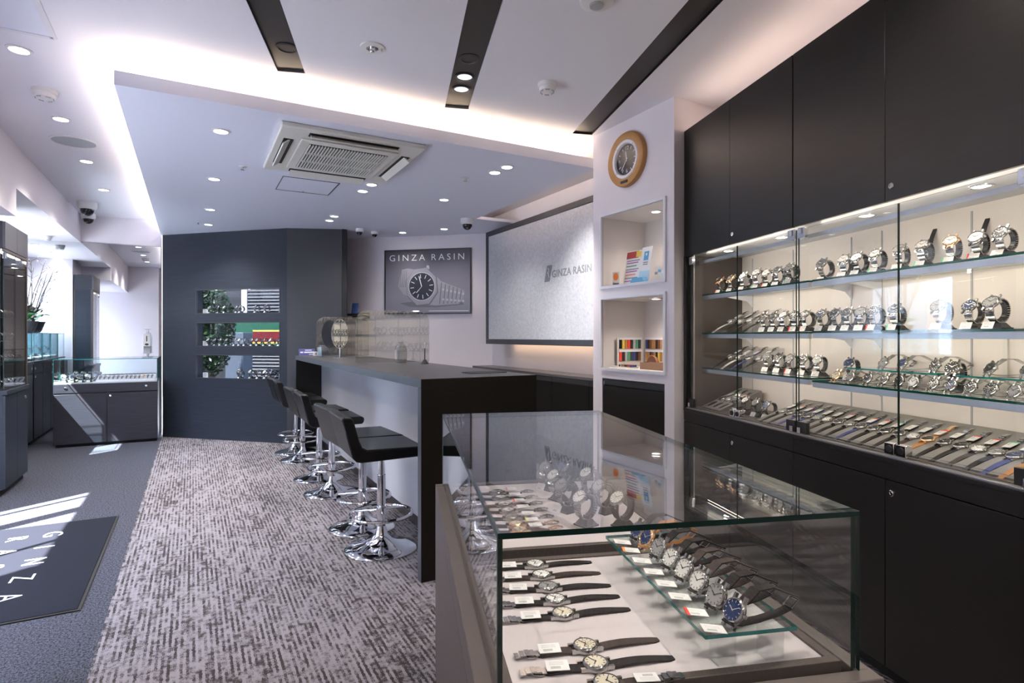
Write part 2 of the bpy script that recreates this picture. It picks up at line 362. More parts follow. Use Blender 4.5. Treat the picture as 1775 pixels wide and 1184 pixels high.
# main ceiling in strips around three recessed dark slots (A frame)
SLOTS = [(-0.610, -0.472, 3.23), (0.296, 0.442, 3.54), (1.197, 1.339, 3.82)]
mb = MB(); edges = [-7.0] + [q for a, b_, e in SLOTS for q in (a, b_)] + [6.0]
for i in range(0, len(edges) - 1, 2): mb.box(edges[i], edges[i+1], -4.5, 9.5, H2, H2 + 0.12)
for a, b_, e in SLOTS: mb.box(a, b_, e, 9.5, H2, H2 + 0.12)
struct(mb.build('ceiling', 'ceiling_white', rz=FA, smooth=False), 'white upper ceiling with dark light slots')
mb = MB()
for a, b_, e in SLOTS:
    mb.box(a, b_, -4.5, e, H2 + 0.014, H2 + 0.12); mb.box(a - .01, a, -4.5, e, H2 + 0.001, H2 + 0.12); mb.box(b_, b_ + .01, -4.5, e, H2 + 0.001, H2 + 0.12)
    mb.box(a, b_, e, e + .01, H2 + 0.001, H2 + 0.12)
struct(mb.build('ceiling_slot', 'slot_black', rz=FA, smooth=False), 'dark recess in the ceiling')
mb = MB().box(-8, 7, -5, 10.2, H2 + 0.121, H2 + 0.22); struct(mb.build('roof', 'concrete', rz=FA, smooth=False))
def clip(name):      # keep the ceilings inside the building line
    me = bpy.data.objects[name].data; bm = bmesh.new(); bm.from_mesh(me); a = FB - FA
    for no, d in (((-math.cos(a), -math.sin(a), 0), 2.2), ((-math.sin(a), math.cos(a), 0), 8.4)):
        v = Vector(no); bmesh.ops.bisect_plane(bm, geom=bm.verts[:] + bm.edges[:] + bm.faces[:], plane_co=v * d, plane_no=v, clear_outer=True)
    bm.to_mesh(me); bm.free()
for q in ('ceiling', 'ceiling_slot', 'roof'): clip(q)
# dropped ceiling panel with an upstand; a cove strip glows behind the upstand
N0, N1, S0, S1 = -0.332, 2.575, 3.376, 8.6
mb = MB().box(N0, N1, S0, 5.42, H1, H1 + 0.03).box(N0, 3.2, 5.42, S1, H1, H1 + 0.03)
mb.box(N0, N1, S0, S0 + 0.015, H1 + 0.03, H1 + 0.07).box(N0, N0 + 0.015, S0 + 0.015, S1, H1 + 0.03, H1 + 0.07)
mb.box(N1 - 0.015, N1, S0 + 0.015, 5.42, H1 + 0.03, H1 + 0.05)
sB('ceiling_dropped', mb, 'ceiling_satin', label='lowered satin white ceiling panel over the counter')
for nm, a in (('cove_light_strip', (N0 + 0.10, N1 - 0.05, S0 + 0.07, S0 + 0.10)), ('cove_light_strip', (N0 + 0.07, N0 + 0.10, S0 + 0.12, 8.1)), ('cove_light_strip', (N1 - 0.10, N1 - 0.07, S0 + 0.12, 5.40))):
    i = len([o for o in bpy.data.objects if o.name.startswith('cove_light_strip')])
    o = MB().box(a[0], a[1], a[2], a[3], H1 + 0.032, H1 + 0.048).build(nm, 'cove_strip_bright' if len([o for o in bpy.data.objects if o.name.startswith('cove_light_strip')]) == 1 else 'cove_strip', rz=FB)
    tag(o, ['warm light strip hidden along the fascia of the lowered ceiling', 'warm light strip along the entrance side of the lowered ceiling', 'warm light strip in the slot above the silver screen'][i], 'light strip', 'cove light strips')
# entrance wing: stepped lower ceilings behind the beam face
sB('ceiling_wing', MB().box(-2.06, -1.124, 5.435, 8.4, 2.29, H2 + 0.05), 'wall_white')
sB('ceiling_soffit', MB().box(-2.06, -1.124, 2.5, 5.435, 2.085, H2 + 0.05), 'wall_white')
# walls around the entrance
sB('wall_entrance', MB().box(-2.5, -0.6, 2.48, 2.60, 0, H2 + 0.05), 'wall_white')
sB('wall_corridor', MB().box(-0.72, -0.6, -4.5, 2.48, 0, H2 + 0.05), 'wall_white')
sB('wall_window_pier', MB().box(-2.15, -2.03, 4.56, 6.38, 0, H2).box(-2.03, -1.47, 5.66, 6.36, 0, H2), 'wall_white')
sB('wall_lintel', MB().box(-2.062, -2.03, 2.55, 4.56, 2.07, H2).box(-2.062, -2.03, 6.38, 8.4, 2.07, H2), 'wall_white')
sB('wall_mirror_head', MB().box(-2.2, -0.325, 8.215, 8.36, 2.295, H2 + 0.05).box(-2.2, -0.325, 8.235, 8.36, 0, 2.295), 'wall_white')
# shop-front glazing, sun falls through it
def window(name, s0, s1, mull):
    t = bpy.data.objects.new(name, None); COL.objects.link(t); t.rotation_euler = (0, 0, FB); struct(t)
    f = MB().box(-2.062, -2.03, s0, s1, 2.045, 2.07).box(-2.062, -2.03, s0, s1, 0, 0.06); f.build('frame', 'satin_steel', t)
    cuts = [s0] + [a for a, w in mull] + [s1]
    for a, w in mull: MB().box(-2.062, -2.03, a - w/2, a + w/2, 0.06, 2.045).build('mullion', 'satin_steel', t)
    for i in range(len(cuts) - 1): MB().box(-2.050, -2.042, cuts[i] + .005, cuts[i+1] - .005, 0.06, 2.045).build('pane', 'window_glass', t)
window('window_1', 2.62, 4.56, [(2.69, 0.05), (3.33, 0.025), (4.05, 0.12), (4.43, 0.02)])
window('window_2', 6.38, 8.2, [(6.95, 0.04), (7.6, 0.04)])
# pillar with two niches (face n = 2.46)
PN, P0, P1 = 2.46, 2.487, 3.264
NI0, NI1 = 2.565, 3.162
mb = MB().box(PN, 3.35, P0, NI0, 0, H2).box(PN, 3.35, NI1, P1, 0, H2).box(PN + 0.38, 3.35, NI0, NI1, 0, H2)
for z0, z1 in ((0.925, 0.995), (1.46, 1.55), (2.025, H2)): mb.box(PN, PN + 0.38, NI0, NI1, z0, z1)
sB('wall_pillar', mb, 'wall_white', label='white pillar with two lit niches')
mb = MB()
for z0, z1 in ((0.995, 1.46), (1.55, 2.025)):
    mb.box(PN + 0.372, PN + 0.381, NI0, NI1, z0, z1).box(PN + .004, PN + 0.372, NI0 - .001, NI0 + .004, z0, z1).box(PN + .004, PN + 0.372, NI1 - .004, NI1 + .001, z0, z1)
    mb.box(PN + .004, PN + .372, NI0 + .004, NI1 - .004, z0 - .001, z0 + .003).box(PN + .004, PN + .372, NI0 + .004, NI1 - .004, z1 - .003, z1 + .001)
sB('wall_niche_lining', mb, 'niche_inside')
for k, (z0, z1) in enumerate(((0.995, 1.46), (1.55, 2.025))):
    mb = MB(); w = 0.017
    mb.box(PN - .012, PN + .004, NI0 - w, NI1 + w, z1, z1 + w).box(PN - .012, PN + .004, NI0 - w, NI1 + w, z0 - w, z0).box(PN - .012, PN + .004, NI0 - w, NI0, z0, z1).box(PN - .012, PN + .004, NI1, NI1 + w, z0, z1)
    sB('trim_%d' % (k + 1), mb, 'white_trim')
# walls behind and beside
sB('wall_logo', MB().box(3.10, 3.25, P1, 6.3, 0, H2), 'wall_white')
PW0, PW1 = Vector((-0.232, 6.82, 0)), Vector((-2.30, 7.27, 0)); PWL = (PW1 - PW0).length; PWA = math.atan2(PW0.y - PW1.y, PW0.x - PW1.x)
struct(MB().box(-0.02, PWL + 0.15, 0, 0.14, 0, H2).build('wall_poster', 'wall_white', loc=PW1, rz=PWA, smooth=False))
struct(MB().box(2.055, 2.2, -4.0, 3.6, 0, H2).build('wall_right', 'wall_white', rz=FA, smooth=False))
struct(MB().box(-3.0, 2.3, -3.2, -3.05, 0, H2).build('wall_back', 'slate_laminate', rz=FA, smooth=False))
# dark display partition with three show windows
D0, D1, D2 = Vector((-4.21, 6.95, 0)), Vector((-2.537, 6.505, 0)), Vector((-1.887, 6.575, 0))
DL = (D1 - D0).length; DA = math.atan2(D1.y - D0.y, D1.x - D0.x)
WX0, WX1, DT = 0.486, 1.641, 0.115
WZ = [(0.715, 0.995), (1.092, 1.374), (1.474, 1.760)]
part = bpy.data.objects.new('wall_display_partition', None); COL.objects.link(part); part.location = D0; part.rotation_euler = (0, 0, DA); struct(part, 'dark slate display partition with three show windows')
MB().box(0, WX0, 0, DT, 0, H1).box(WX1, DL, 0, DT, 0, H1).build('pier', 'blue_laminate', part, smooth=False)
zs = [0.0] + [q for w in WZ for q in w] + [H1]
for i in range(0, len(zs), 2): MB().box(WX0, WX1, 0, DT, zs[i], zs[i+1]).build('rail', 'blue_laminate', part, smooth=False)
for z0, z1 in WZ:
    w = 0.008; fr = MB().box(WX0, WX1, -.004, .02, z1 - w, z1).box(WX0, WX1, -.004, .02, z0, z0 + w).box(WX0, WX0 + w, -.004, .02, z0 + w, z1 - w).box(WX1 - w, WX1, -.004, .02, z0 + w, z1 - w)
    f = fr.build('window_frame', 'frame_slate', part, smooth=False)
    MB().box(WX0, WX1, DT - .012, DT - .004, z0, z1).build('pane', 'tinted_glass', f, smooth=False)
MB().box(WX0 + .002, WX1 - .002, -.0005, .001, 1.80, 1.803).build('panel_seam', 'black', part)
L2 = (D2 - D1).length; A2 = math.atan2(D2.y - D1.y, D2.x - D1.x)
struct(MB().box(0, L2, 0, 0.05, 0, H1).build('wall_display_return', 'shaded_laminate', loc=D1, rz=A2, smooth=False), 'dark return panel of the display partition')
q = Vector((-2.22, 7.27, 0)); struct(MB().box(0, (q - D2).length, -0.0, 0.05, 0, H1).build('wall_display_end', 'shaded_laminate', loc=D2, rz=math.atan2(q.y - D2.y, q.x - D2.x), smooth=False))

# ================================================================ CEILING FIXTURES
def downlight(loc, label, watts=DOWN_W, r=0.039, m='lens_cool', col=(1, 0.95, 0.88), angle=120, target=None, group=None, name='downlight', ring='white_plastic'):
    t = thing(name, label, 'downlight', loc, 0, group)
    MB().lathe([(r, 0.0), (r + .012, 0.0), (r + .013, -.004), (r, -.006), (r - .004, 0.004)], 28, cap=False).build('trim_ring', ring, t)
    MB().lathe([(0.0005, -.0015), (r - .002, -.0015), (r - .002, .004)], 28, cap=False).build('lens', m, t)
    if watts: spot('downlight_lamp', Vector(loc) + Vector((0, 0, -0.02)), watts, angle, 0.9, col, target)
    return t
g = 'recessed downlights in the lowered ceiling'
DL1 = [(0.148, 3.838), (0.148, 5.03), (0.15, 6.256), (0.152, 7.105)]
for i, (n, s) in enumerate(DL1): downlight(wB(n, s, H1), 'round white downlight, %s from the fascia in the row beside the air conditioner' % ORD[i+1], group=g)
for i, (n, s) in enumerate([(1.26, 4.60), (1.25, 4.842), (1.26, 5.995), (1.262, 6.24)]):
    downlight(wB(n, s, H1), 'round white downlight, %s beyond the air conditioner above the counter' % ORD[i+1], group=g, watts=DOWN_W * 0.8)
downlight(wB(1.964, 4.797, H1), 'single round downlight between the sprinkler and the silver screen', group=g, angle=90, target=wB(2.75, 5.0, .6))
downlight(wB(1.981, 3.650, H1), 'round downlight of the close pair near the fascia, on the fascia side', group=g, watts=DOWN_W*2.4, angle=75, target=wB(2.9, 3.80, 1.35))
downlight(wB(1.968, 3.815, H1), 'round downlight of the close pair near the fascia, on the poster side', group=g)
downlight(wB(2.161, 6.551, H1), 'round downlight above the poster, beside the small dome cameras', group=g, watts=DOWN_W*.2)
downlight(wB(2.50, 6.10, H1), 'round downlight above the poster, beside the big dome camera', group=g, watts=DOWN_W*.2)
g = 'downlights in the entrance ceiling'
for i in range(4): downlight(wB(-0.74, 3.63 + 1.026*i, H2), 'round downlight in the entrance ceiling, %s counted towards the wall mirror' % ORD[i+1], group=g, r=0.041, watts=DOWN_W*1.15, angle=122)
for i, s in enumerate((6.38, 7.08, 7.78)): downlight(wB(-1.63, s, 2.29), 'round downlight over the glass pedestals, %s counted towards the wall mirror' % ORD[i+1], group=g, r=0.039, watts=DOWN_W*.35)
# spots inside the dark ceiling slots; unseen ones added behind the camera brighten the room
g = 'round spots in the dark ceiling slots'
for loc, lab, m_, w_ in ((wA(0.369, 2.92, H2 + .014), 'unlit round spot in the middle dark ceiling slot', 'slot_black', 0), (wA(0.369, 3.13, H2 + .014), 'pale round spot in the middle ceiling slot, next to the unlit one', 'lens_slot', 0),
                  (wA(0.369, 3.29, H2 + .014), 'pale round spot at the end of the middle ceiling slot', 'lens_slot', 0), (wA(-0.52, 2.99, H2 + .014), 'unlit round spot in the dark ceiling slot nearest to the entrance'.replace('nearest to', 'closer to'), 'slot_black', 0)):
    downlight(loc, lab, w_, 0.042, m_, ring='slot_black' if m_ == 'slot_black' else 'black', group=g, name='slot_spot')
for i, (a, s_) in enumerate(((-0.54, 1.0), (0.369, 1.2), (1.268, 1.4), (-0.54, -0.6), (0.369, -0.6), (1.268, -0.6), (0.369, -2.0), (1.268, 0.4))):
    spot('added_slot_lamp', wA(a, s_, H2 - 0.01), DOWN_W * 0.9, 125, 0.9, (1, 0.92, 0.82))
    MB().lathe([(.0005, H2 + .009), (.04, H2 + .009), (.05, H2 + .006), (.05, H2 + .0139)], 24, Matrix.Translation((a, s_, 0)), cap=False).build('added_spot_lens', 'lens_warm', bpy.data.objects['ceiling_slot'])
# four-way cassette air conditioner
ac = thing('air_conditioner', 'square cream cassette air conditioner with slotted grille in the lowered ceiling', 'air conditioner', wB(0.872, 3.958, H1), FB)
MB().box(-.432, .432, -.482, .482, -.03, 0.0).build('panel', 'cream_plastic', ac, bevel=0.008)
MB().box(-.30, .30, -.33, .33, -.042, -.03).build('centre_panel', 'cream_plastic', ac, bevel=0.006)
MB().box(-.245, .245, -.27, .27, -.044, -.040).build('grille_recess', 'black_matte', ac)
for i in range(27): MB().box(-.243 + i*.0182, -.2355 + i*.0182, -.268, .268, -.052, -.043).build('grille_slat', 'cream_plastic', ac)
for y in (-.09, .09): MB().box(-.243, .243, y - .004, y + .004, -.054, -.044).build('grille_bar', 'cream_plastic', ac)
for sx_ in (-1, 1):
    MB().box(sx_*.365 - .028, sx_*.365 + .028, -.27, .27, -.034, -.029).build('outlet', 'black_matte', ac)
    MB().box(-.026, .026, -.262, .262, -.004, .004, T=Matrix.Translation((sx_*.375, 0, -.045)) @ Matrix.Rotation(R(sx_*38), 4, 'Y')).build('flap', 'cream_plastic', ac)
    MB().box(-.27, .27, sx_*.405 - .028, sx_*.405 + .028, -.034, -.029).build('outlet', 'black_matte', ac)
    MB().box(-.262, .262, -.026, .026, -.004, .004, T=Matrix.Translation((0, sx_*.418, -.045)) @ Matrix.Rotation(R(-sx_*38), 4, 'X')).build('flap', 'cream_plastic', ac)
def hatch(label, pts, z, m):
    c = sum((Vector((*p, 0)) for p in pts), Vector()) / len(pts); t = thing('access_hatch', label, 'hatch', wB(c.x, c.y, z), FB)
    l = [Vector((*p, 0)) - c for p in pts]
    mb = MB()
    for i in range(4):
        p, q_ = l[i], l[(i+1) % 4]; d = (q_ - p).normalized(); nrm = Vector((-d.y, d.x, 0)) * m[1]
        mb.add([p - nrm, q_ - nrm, q_ + nrm, p + nrm, p - nrm - Vector((0, 0, .003)), q_ - nrm - Vector((0, 0, .003)), q_ + nrm - Vector((0, 0, .003)), p + nrm - Vector((0, 0, .003))], [(0,1,2,3),(4,5,6,7),(0,1,5,4),(1,2,6,5),(2,3,7,6),(3,0,4,7)])
    mb.build('frame', m[0], t, smooth=False)
    MB().box(l[0].x + .006, l[1].x - .006, l[0].y + .006, l[2].y - .006, -.0015, 0).build('lid', 'ceiling_satin', t)
    MB().lathe([(0, -.004), (.008, -.004), (.008, 0)], 12, Matrix.Translation((0, (l[2].y - .03), 0))).build('latch', 'satin_steel', t)
hatch('square access hatch with thin dark outline behind the air conditioner', [(.605, 4.684), (1.026, 4.684), (1.026, 5.13), (.605, 5.13)], H1, ('frame_slate', .003))
hatch('aluminium framed access hatch in the entrance ceiling', [(-1.02, 2.965), (-.57, 2.965), (-.57, 3.415), (-1.02, 3.415)], H2, ('white_trim', .014))
for i, (n, s) in enumerate(((.316, 4.569), (1.842, 4.069), (.054, 7.014))):
    t = thing('sprinkler', 'small chrome sprinkler ' + ['beside the air conditioner, on its entrance side', 'near the close pair of downlights', 'high above the dark display partition'][i], 'sprinkler', wB(n, s, H1), 0, 'ceiling sprinklers')
    MB().lathe([(.026, 0), (.026, -.003), (.012, -.006)], 20).build('plate', 'white_plastic', t)
    MB().lathe([(.006, -.003), (.006, -.02), (.014, -.022), (.014, -.025), (0, -.025)], 14).build('head', 'satin_steel', t)
def detector(label, loc, r=0.05):
    t = thing('smoke_detector', label, 'detector', loc, 0, 'round ceiling detectors')
    MB().lathe([(r*1.05, 0), (r*1.05, -.02), (r*.98, -.024)], 28).build('base', 'white_plastic', t)
    MB().lathe([(r*.92, -.024), (r*.86, -.042), (r*.45, -.05), (0, -.052)], 28).build('cover', 'white_plastic', t)
    for k in range(6):
        a = k*math.pi/3; MB().box(-.012, .012, -.002, .002, -.004, .004, T=Matrix.Rotation(a, 4, 'Z') @ Matrix.Translation((0, r*.72, -.046))).build('vent', 'grey_plastic', t)
detector('white smoke detector in the entrance ceiling beside the row of downlights', wB(-.736, 4.164, H2), .058)
detector('white smoke detector between two dark ceiling slots, near the clock pillar', (0.195, 3.196, H2))
detector('white smoke detector low under the ceiling over the glass pedestals', wB(-1.375, 7.85, 2.29), .05)
t = thing('ceiling_speaker', 'round grey ceiling speaker in the entrance ceiling', 'speaker', wB(-.743, 5.147, H2))
MB().lathe([(.128, 0), (.142, 0), (.142, -.006), (.132, -.010), (.128, -.006)], 40, cap=False).build('rim', 'white_plastic', t)
MB().lathe([(0.0005, -.004), (.129, -.005)], 40, cap=False).build('mesh_grille', 'grey_plastic', t)
t = thing('emergency_light', 'round emergency light with clear bulb between two ceiling slots', 'light', (-0.676, 2.794, H2))
MB().lathe([(.058, 0), (.058, -.006), (.03, -.009), (.028, .0)], 32, cap=False).build('plate', 'white_plastic', t)
MB().lathe([(.0005, -.004), (.028, -.006)], 24, cap=False).build('reflector', 'chrome', t)
MB().lathe([(.012, -.006), (.012, -.020), (.008, -.026), (0, -.028)], 16).build('bulb', 'chrome', t)
MB().cyl((.045, 0, -.007), (.045, 0, -.02), .004, 8).build('pull_switch', 'cream_plastic', t)
t = thing('ceiling_sensor', 'round white fixture at the upper edge of the ceiling between dark slots', 'sensor', (0.352, 2.40, H2))
MB().lathe([(.07, 0), (.07, -.012), (.05, -.02), (0, -.022)], 32).build('body', 'white_plastic', t); MB().lathe([(.03, -.02), (.028, -.03), (0, -.034)], 20).build('eye', 'grey_plastic', t)
def dome(label, loc, r=0.05, side=0.0):
    t = thing('dome_camera', label, 'camera', loc, side, 'dome security cameras')
    MB().lathe([(r, 0), (r, -.55*r), (r*.92, -.75*r), (r*.80, -.85*r)], 28).build('housing', 'white_plastic', t)
    MB().lathe([(r*.72*math.cos(k*math.pi/12), -.85*r - r*.78*math.sin(k*math.pi/12)) for k in range(7)], 24).build('dome', 'shade_glass_dark', t)
    MB().lathe([(r*.2, 0), (r*.2, -.04*r), (r*.1, -.05*r)], 12, Matrix.Translation((0, -r*.5, -1.35*r)) @ Matrix.Rotation(R(60), 4, 'X')).build('lens', 'satin_steel', t)
dome('big cream dome camera at the corner of the silver screen', wB(2.50, 5.47, H1), .070)
dome('small white dome camera beside the dark partition, under the lowered ceiling', wB(1.659, 6.56, H1), .045)
dome('small white dome camera second from the dark partition', wB(1.858, 6.66, H1), .04)
dome('white dome camera on the ceiling above the wall mirror, in front of its neighbour', wB(-.96, 7.42, H2), .088)
dome('white dome camera tucked into the corner above the wall mirror', wB(-1.04, 8.12, H2), .07)

# ================================================================ STONE-TOP SERVICE COUNTER
CN, CW, CS0, CS1, CH = 0.982, 0.66, 2.691, 6.635, 1.0
ct = thing('service_counter', 'long dark-topped service counter with pale grey front panel', 'counter', wB(CN, CS0, 0), FB)
CL = CS1 - CS0
MB().box(0, CW, 0, CL, CH - .045, CH).build('counter_top', ['counter_top'], ct, bevel=.002)
MB().box(-.0015, .0, 0.0, CL, CH - .044, CH - .001).build('edge_band', 'counter_edge', ct)
MB().box(0, CW, 0, .045, 0, CH - .0455).build('end_panel', 'counter_dark', ct, bevel=.002)
MB().box(-.0015, 0.0, 0.0, .045, 0.0, CH - .046).build('edge_band', 'counter_edge', ct)
MB().box(.0, CW, -.0015, -.0002, .0, CH - .002).build('end_facing', 'counter_dark', ct)
MB().box(0, CW, CL - .045, CL, 0, CH - .0455).build('end_panel', 'dark_laminate', ct, bevel=.002)
MB().box(.265, .285, .045, CL - .045, .07, CH - .0455).build('front_panel', 'panel_white', ct)
MB().box(.272, .30, .045, CL - .045, 0, .07).build('kick_plate', 'kick_dark', ct)
MB().box(.30, CW - .03, .045, CL - .045, .0, CH - .05).build('body', 'panel_white', ct)
# ---------------------------------------------------------------- bar stools
def seat_profile():
    # side view (x towards the counter, z): low back leaning away, thick L-shaped upholstery with a rounded heel
    return [(-.258, .772), (-.250, .785), (-.205, .780), (-.196, .766), (-.165, .655), (-.150, .620), (-.125, .606), (.185, .600), (.200, .592), (.205, .578), (.200, .556), (.188, .545), (-.155, .538), (-.180, .545), (-.200, .565)]
def make_stool(label, loc, rz):
    t = thing('bar_stool', label, 'bar stool', loc, rz, 'black bar stools along the counter')
    pr = seat_profile(); MB().prism(pr, -.20, .20, 'y').build('seat', 'leather_black', t, bevel=.008)
    MB().box(-.10, .10, -.10, .10, .528, .540).build('seat_plate', 'chrome', t)
    MB().cyl((0, 0, .30), (0, 0, .53), .0175, 20).build('gas_lift', 'chrome', t)
    MB().cyl((0, 0, .05), (0, 0, .42), .0235, 20).build('column', 'chrome', t)
    MB().lathe([(.205, 0), (.206, .006), (.195, .014), (.15, .024), (.10, .036), (.06, .056), (.036, .085), (.027, .115), (.0236, .13)], 40).build('base', 'chrome', t)
    ring = MB().tube([(.172*math.cos(a), .172*math.sin(a), .20) for a in [2*math.pi*k/36 for k in range(36)]], .010, 8, True).build('foot_ring', 'chrome', t)
    for a in (R(20), R(140), R(260)): MB().cyl((.02*math.cos(a), .02*math.sin(a), .22), (.17*math.cos(a), .17*math.sin(a), .20), .006, 8).build('ring_spoke', 'chrome', ring)
    MB().cyl((0, 0, .195), (0, 0, .24), .029, 20).build('ring_collar', 'chrome', t)
    MB().tube([(.03, .02, .525), (.06, .12, .520), (.07, .17, .512)], .004, 6).build('lever', 'chrome', t)
    return t
for i, s in enumerate((3.244, 3.66, 4.585, 5.095, 5.945, 6.365)):
    make_stool('black leather bar stool with chrome base, %s from the near end of the counter' % ORD[i+1], wB(.944, s, 0), FB + R((-2, 3, -1, 2, -2, 1)[i]))
# ---------------------------------------------------------------- things on the counter
def guard(label, s, n0, n1):
    t = thing('acrylic_guard', label, 'screen', wB((n0 + n1)/2, s, CH), FB, 'clear counter screens')
    w = (n1 - n0)/2; h = .405; r = .085
    pts = [(-w, 0.012), (w, 0.012)] + [(w - r + r*math.cos(a), h - r + r*math.sin(a)) for a in [k*math.pi/16 for k in range(9)]] + [(-w + r - r*math.sin(a), h - r + r*math.cos(a)) for a in [k*math.pi/16 for k in range(9)]]
    MB().prism(pts, -.0015, .0015, 'y').build('sheet', 'acrylic', t)
    MB().tube([(x, 0, z) for x, z in pts[1:]] + [(-w, 0, .012)], .0022, 6).build('rim', 'acrylic_block', t)
    for x in (-w + .05, w - .05): MB().box(x - .02, x + .02, -.075, .075, 0, .012).build('foot', 'acrylic_block', t, bevel=.002)
guard('clear rounded acrylic screen on the counter, in front of the pump bottle', 4.305, 1.06, 1.635)
guard('clear rounded acrylic screen on the counter, behind the oval mirror', 6.03, 1.09, 1.62)
t = thing('oval_mirror', 'oval chrome table mirror standing on the counter', 'mirror', wB(1.27, 5.79, CH), R(31))
MB().lathe([(.06, 0), (.06, .004), (.01, .008)], 28).build('base', 'chrome', t); MB().cyl((0, 0, .004), (0, 0, .10), .006, 12).build('post', 'chrome', t)
MB().prism(circle(.082, 40, 0, .235, .147), .0, .012, 'y').build('rim', 'chrome', t); MB().prism(circle(.077, 40, 0, .235, .141), -.001, .002, 'y').build('mirror_glass', 'mirror', t)
t = thing('pump_bottle', 'clear sanitizer pump bottle with printed label behind the acrylic screen', 'bottle', wB(1.46, 4.47, CH), FB)
MB().lathe([(.045, 0), (.048, .01), (.048, .10), (.042, .13), (.018, .15), (.016, .165), (0, .165)], 28).build('body', 'acrylic', t)
MB().lathe([(.0, .002), (.044, .004), (.044, .07), (0, .07)], 24).build('gel', 'white_plastic', t)
MB().lathe([(.0485, .03), (.0485, .10)], 28, cap=False).build('label_wrap', 'paper_white', t)
pm = MB().lathe([(.019, .165), (.019, .182), (.008, .184), (.006, .215)], 18).build('pump', 'white_plastic', t); MB().box(-.045, .014, -.010, .010, .213, .224).build('nozzle', 'white_plastic', pm, bevel=.003)
t = thing('pen_stand', 'black counter pen in a black desk stand', 'pen', wB(1.55, 4.17, CH), FB)
MB().lathe([(.030, 0), (.030, .006), (.016, .022), (.011, .032), (0, .032)], 20).build('stand', 'black', t); MB().cyl((0, 0, .03), (.001, 0, .118), .0045, 10).build('pen_barrel', 'black', t)
MB().cyl((.001, 0, .118), (.001, 0, .150), .0018, 8).build('pen_tip', 'white_plastic', t); MB().lathe([(0, .150), (.005, .153), (.005, .158), (0, .161)], 10).build('tip_bead', 'white_plastic', t)
t = thing('card_tray', 'flat dark card tray lying on the near end of the counter', 'tray', wB(1.47, 2.98, CH), FB)
MB().box(-.12, .12, -.05, .05, 0, .002).build('tray_floor', 'counter_edge', t)
for a in ((-.12, .12, -.05, -.048), (-.12, .12, .048, .05), (-.12, -.118, -.048, .048), (.118, .12, -.048, .048)): MB().box(*a, .002, .005).build('tray_rim', 'black', t)
t = thing('counter_sign', 'navy blue notice sign with white lines at the far counter end', 'sign', wB(1.10, 6.62, CH), FB)
MB().box(-.085, .085, 0, .004, 0, .075, T=Matrix.Rotation(R(-8), 4, 'X')).build('board', 'sign_navy', t)
for a in ((-.02, .05, .054, .063), (-.07, -.04, .028, .042), (-.03, .07, .028, .042), (.02, .075, .008, .016)): MB().box(a[0], a[1], -.0012, -.0002, a[2], a[3], T=Matrix.Rotation(R(-8), 4, 'X')).build('print_line', 'pale_letter', t)
t = thing('display_cube', 'tiny white display frame next to the navy notice sign', 'frame', wB(1.16, 6.45, CH), FB)
MB().box(-.024, .024, -.012, .012, 0, .045).build('frame', 'white_plastic', t, bevel=.002); MB().box(-.010, .010, -.014, -.0121, .012, .034).build('picture', 'print_grey', t)
t = thing('card_holder', 'pale card holder leaning beside the far acrylic screen', 'holder', wB(1.16, 6.22, CH), FB)
MB().box(-.02, .02, 0, .003, 0, .10, T=Matrix.Rotation(R(-14), 4, 'X')).build('card', 'paper_lightblue', t); MB().box(-.024, .024, -.01, .03, 0, .006).build('base', 'black', t)
t = thing('wall_shelf', 'small black wall shelf between the dark partition and the poster', 'shelf', wB(1.74, 6.95, 1.455), PWA)
MB().box(-.13, .10, -.09, .10, 0, .025).build('shelf_board', 'black', t); MB().box(-.13, .10, .10, .105, -.03, .04).build('back_rail', 'black', t)
t = thing('folded_card', 'blue and white folded card standing on the small black wall shelf', 'card', wB(1.70, 6.93, 1.48), PWA)
MB().box(-.05, .03, -.002, .002, 0, .13, T=Matrix.Rotation(R(-12), 4, 'X')).build('front_leaf', 'navy', t); MB().box(-.07, -.052, -.002, .002, 0, .13, T=Matrix.Rotation(R(-12), 4, 'X')).build('white_leaf', 'paper_white', t)

# ================================================================ LOGO SCREEN, BACK SIDEBOARD, POSTER
FN = FB - R(90)      # local -y looks towards the camera side of the B frame (-n), x runs towards the camera
scr = thing('logo_screen', 'large silver textured wall screen with slate frame and shop lettering', 'wall screen', wB(2.90, 5.845, 1.125), FN)
SWD, SHT = 5.845 - P1 + .0, 1.255
MB().box(.035, SWD, .008, .03, .035, SHT - .035).build('panel', 'screen_fabric', scr)
for a in ((0, SWD, 0, .04, 0, .055), (0, SWD, 0, .04, SHT - .055, SHT), (0, .055, 0, .04, .055, SHT - .055)): MB().box(*a).build('frame_bar', 'frame_slate', scr, bevel=.003)
MB().box(.3, SWD, .04, .10, .03, .06).build('light_housing', 'aluminium', scr); MB().box(.3, SWD, .105, .135, .02, .032).build('light_strip', 'under_strip', scr)
MB().box(.1, SWD - .1, .03, .2, .5, .6).build('wall_bracket', 'aluminium', scr)
def sx_screen(px):   # along the screen, metres from its far end
    r = (px - 887)/1000; n = 2.905; s = (.8747*n - .4846*n*r)/(.4846 + .8747*r); return 5.845 - s
text_on(scr, 'GINZA', .094, (sx_screen(958) + sx_screen(987))/2, .006, .655, 1.08, 'logo_grey', bold=.0012)
text_on(scr, 'RASIN', .094, (sx_screen(993) + sx_screen(1025))/2, .006, .655, 1.08, 'logo_grey', bold=.0012)
lx = sx_screen(943); ly = .595; lw = .105; lh = .15
MB().prism([(lx, ly), (lx + lw*.82, ly), (lx + lw*1.28, ly + lh), (lx + lw*.46, ly + lh)], .005, .0078, 'y').build('emblem', 'logo_grey', scr)
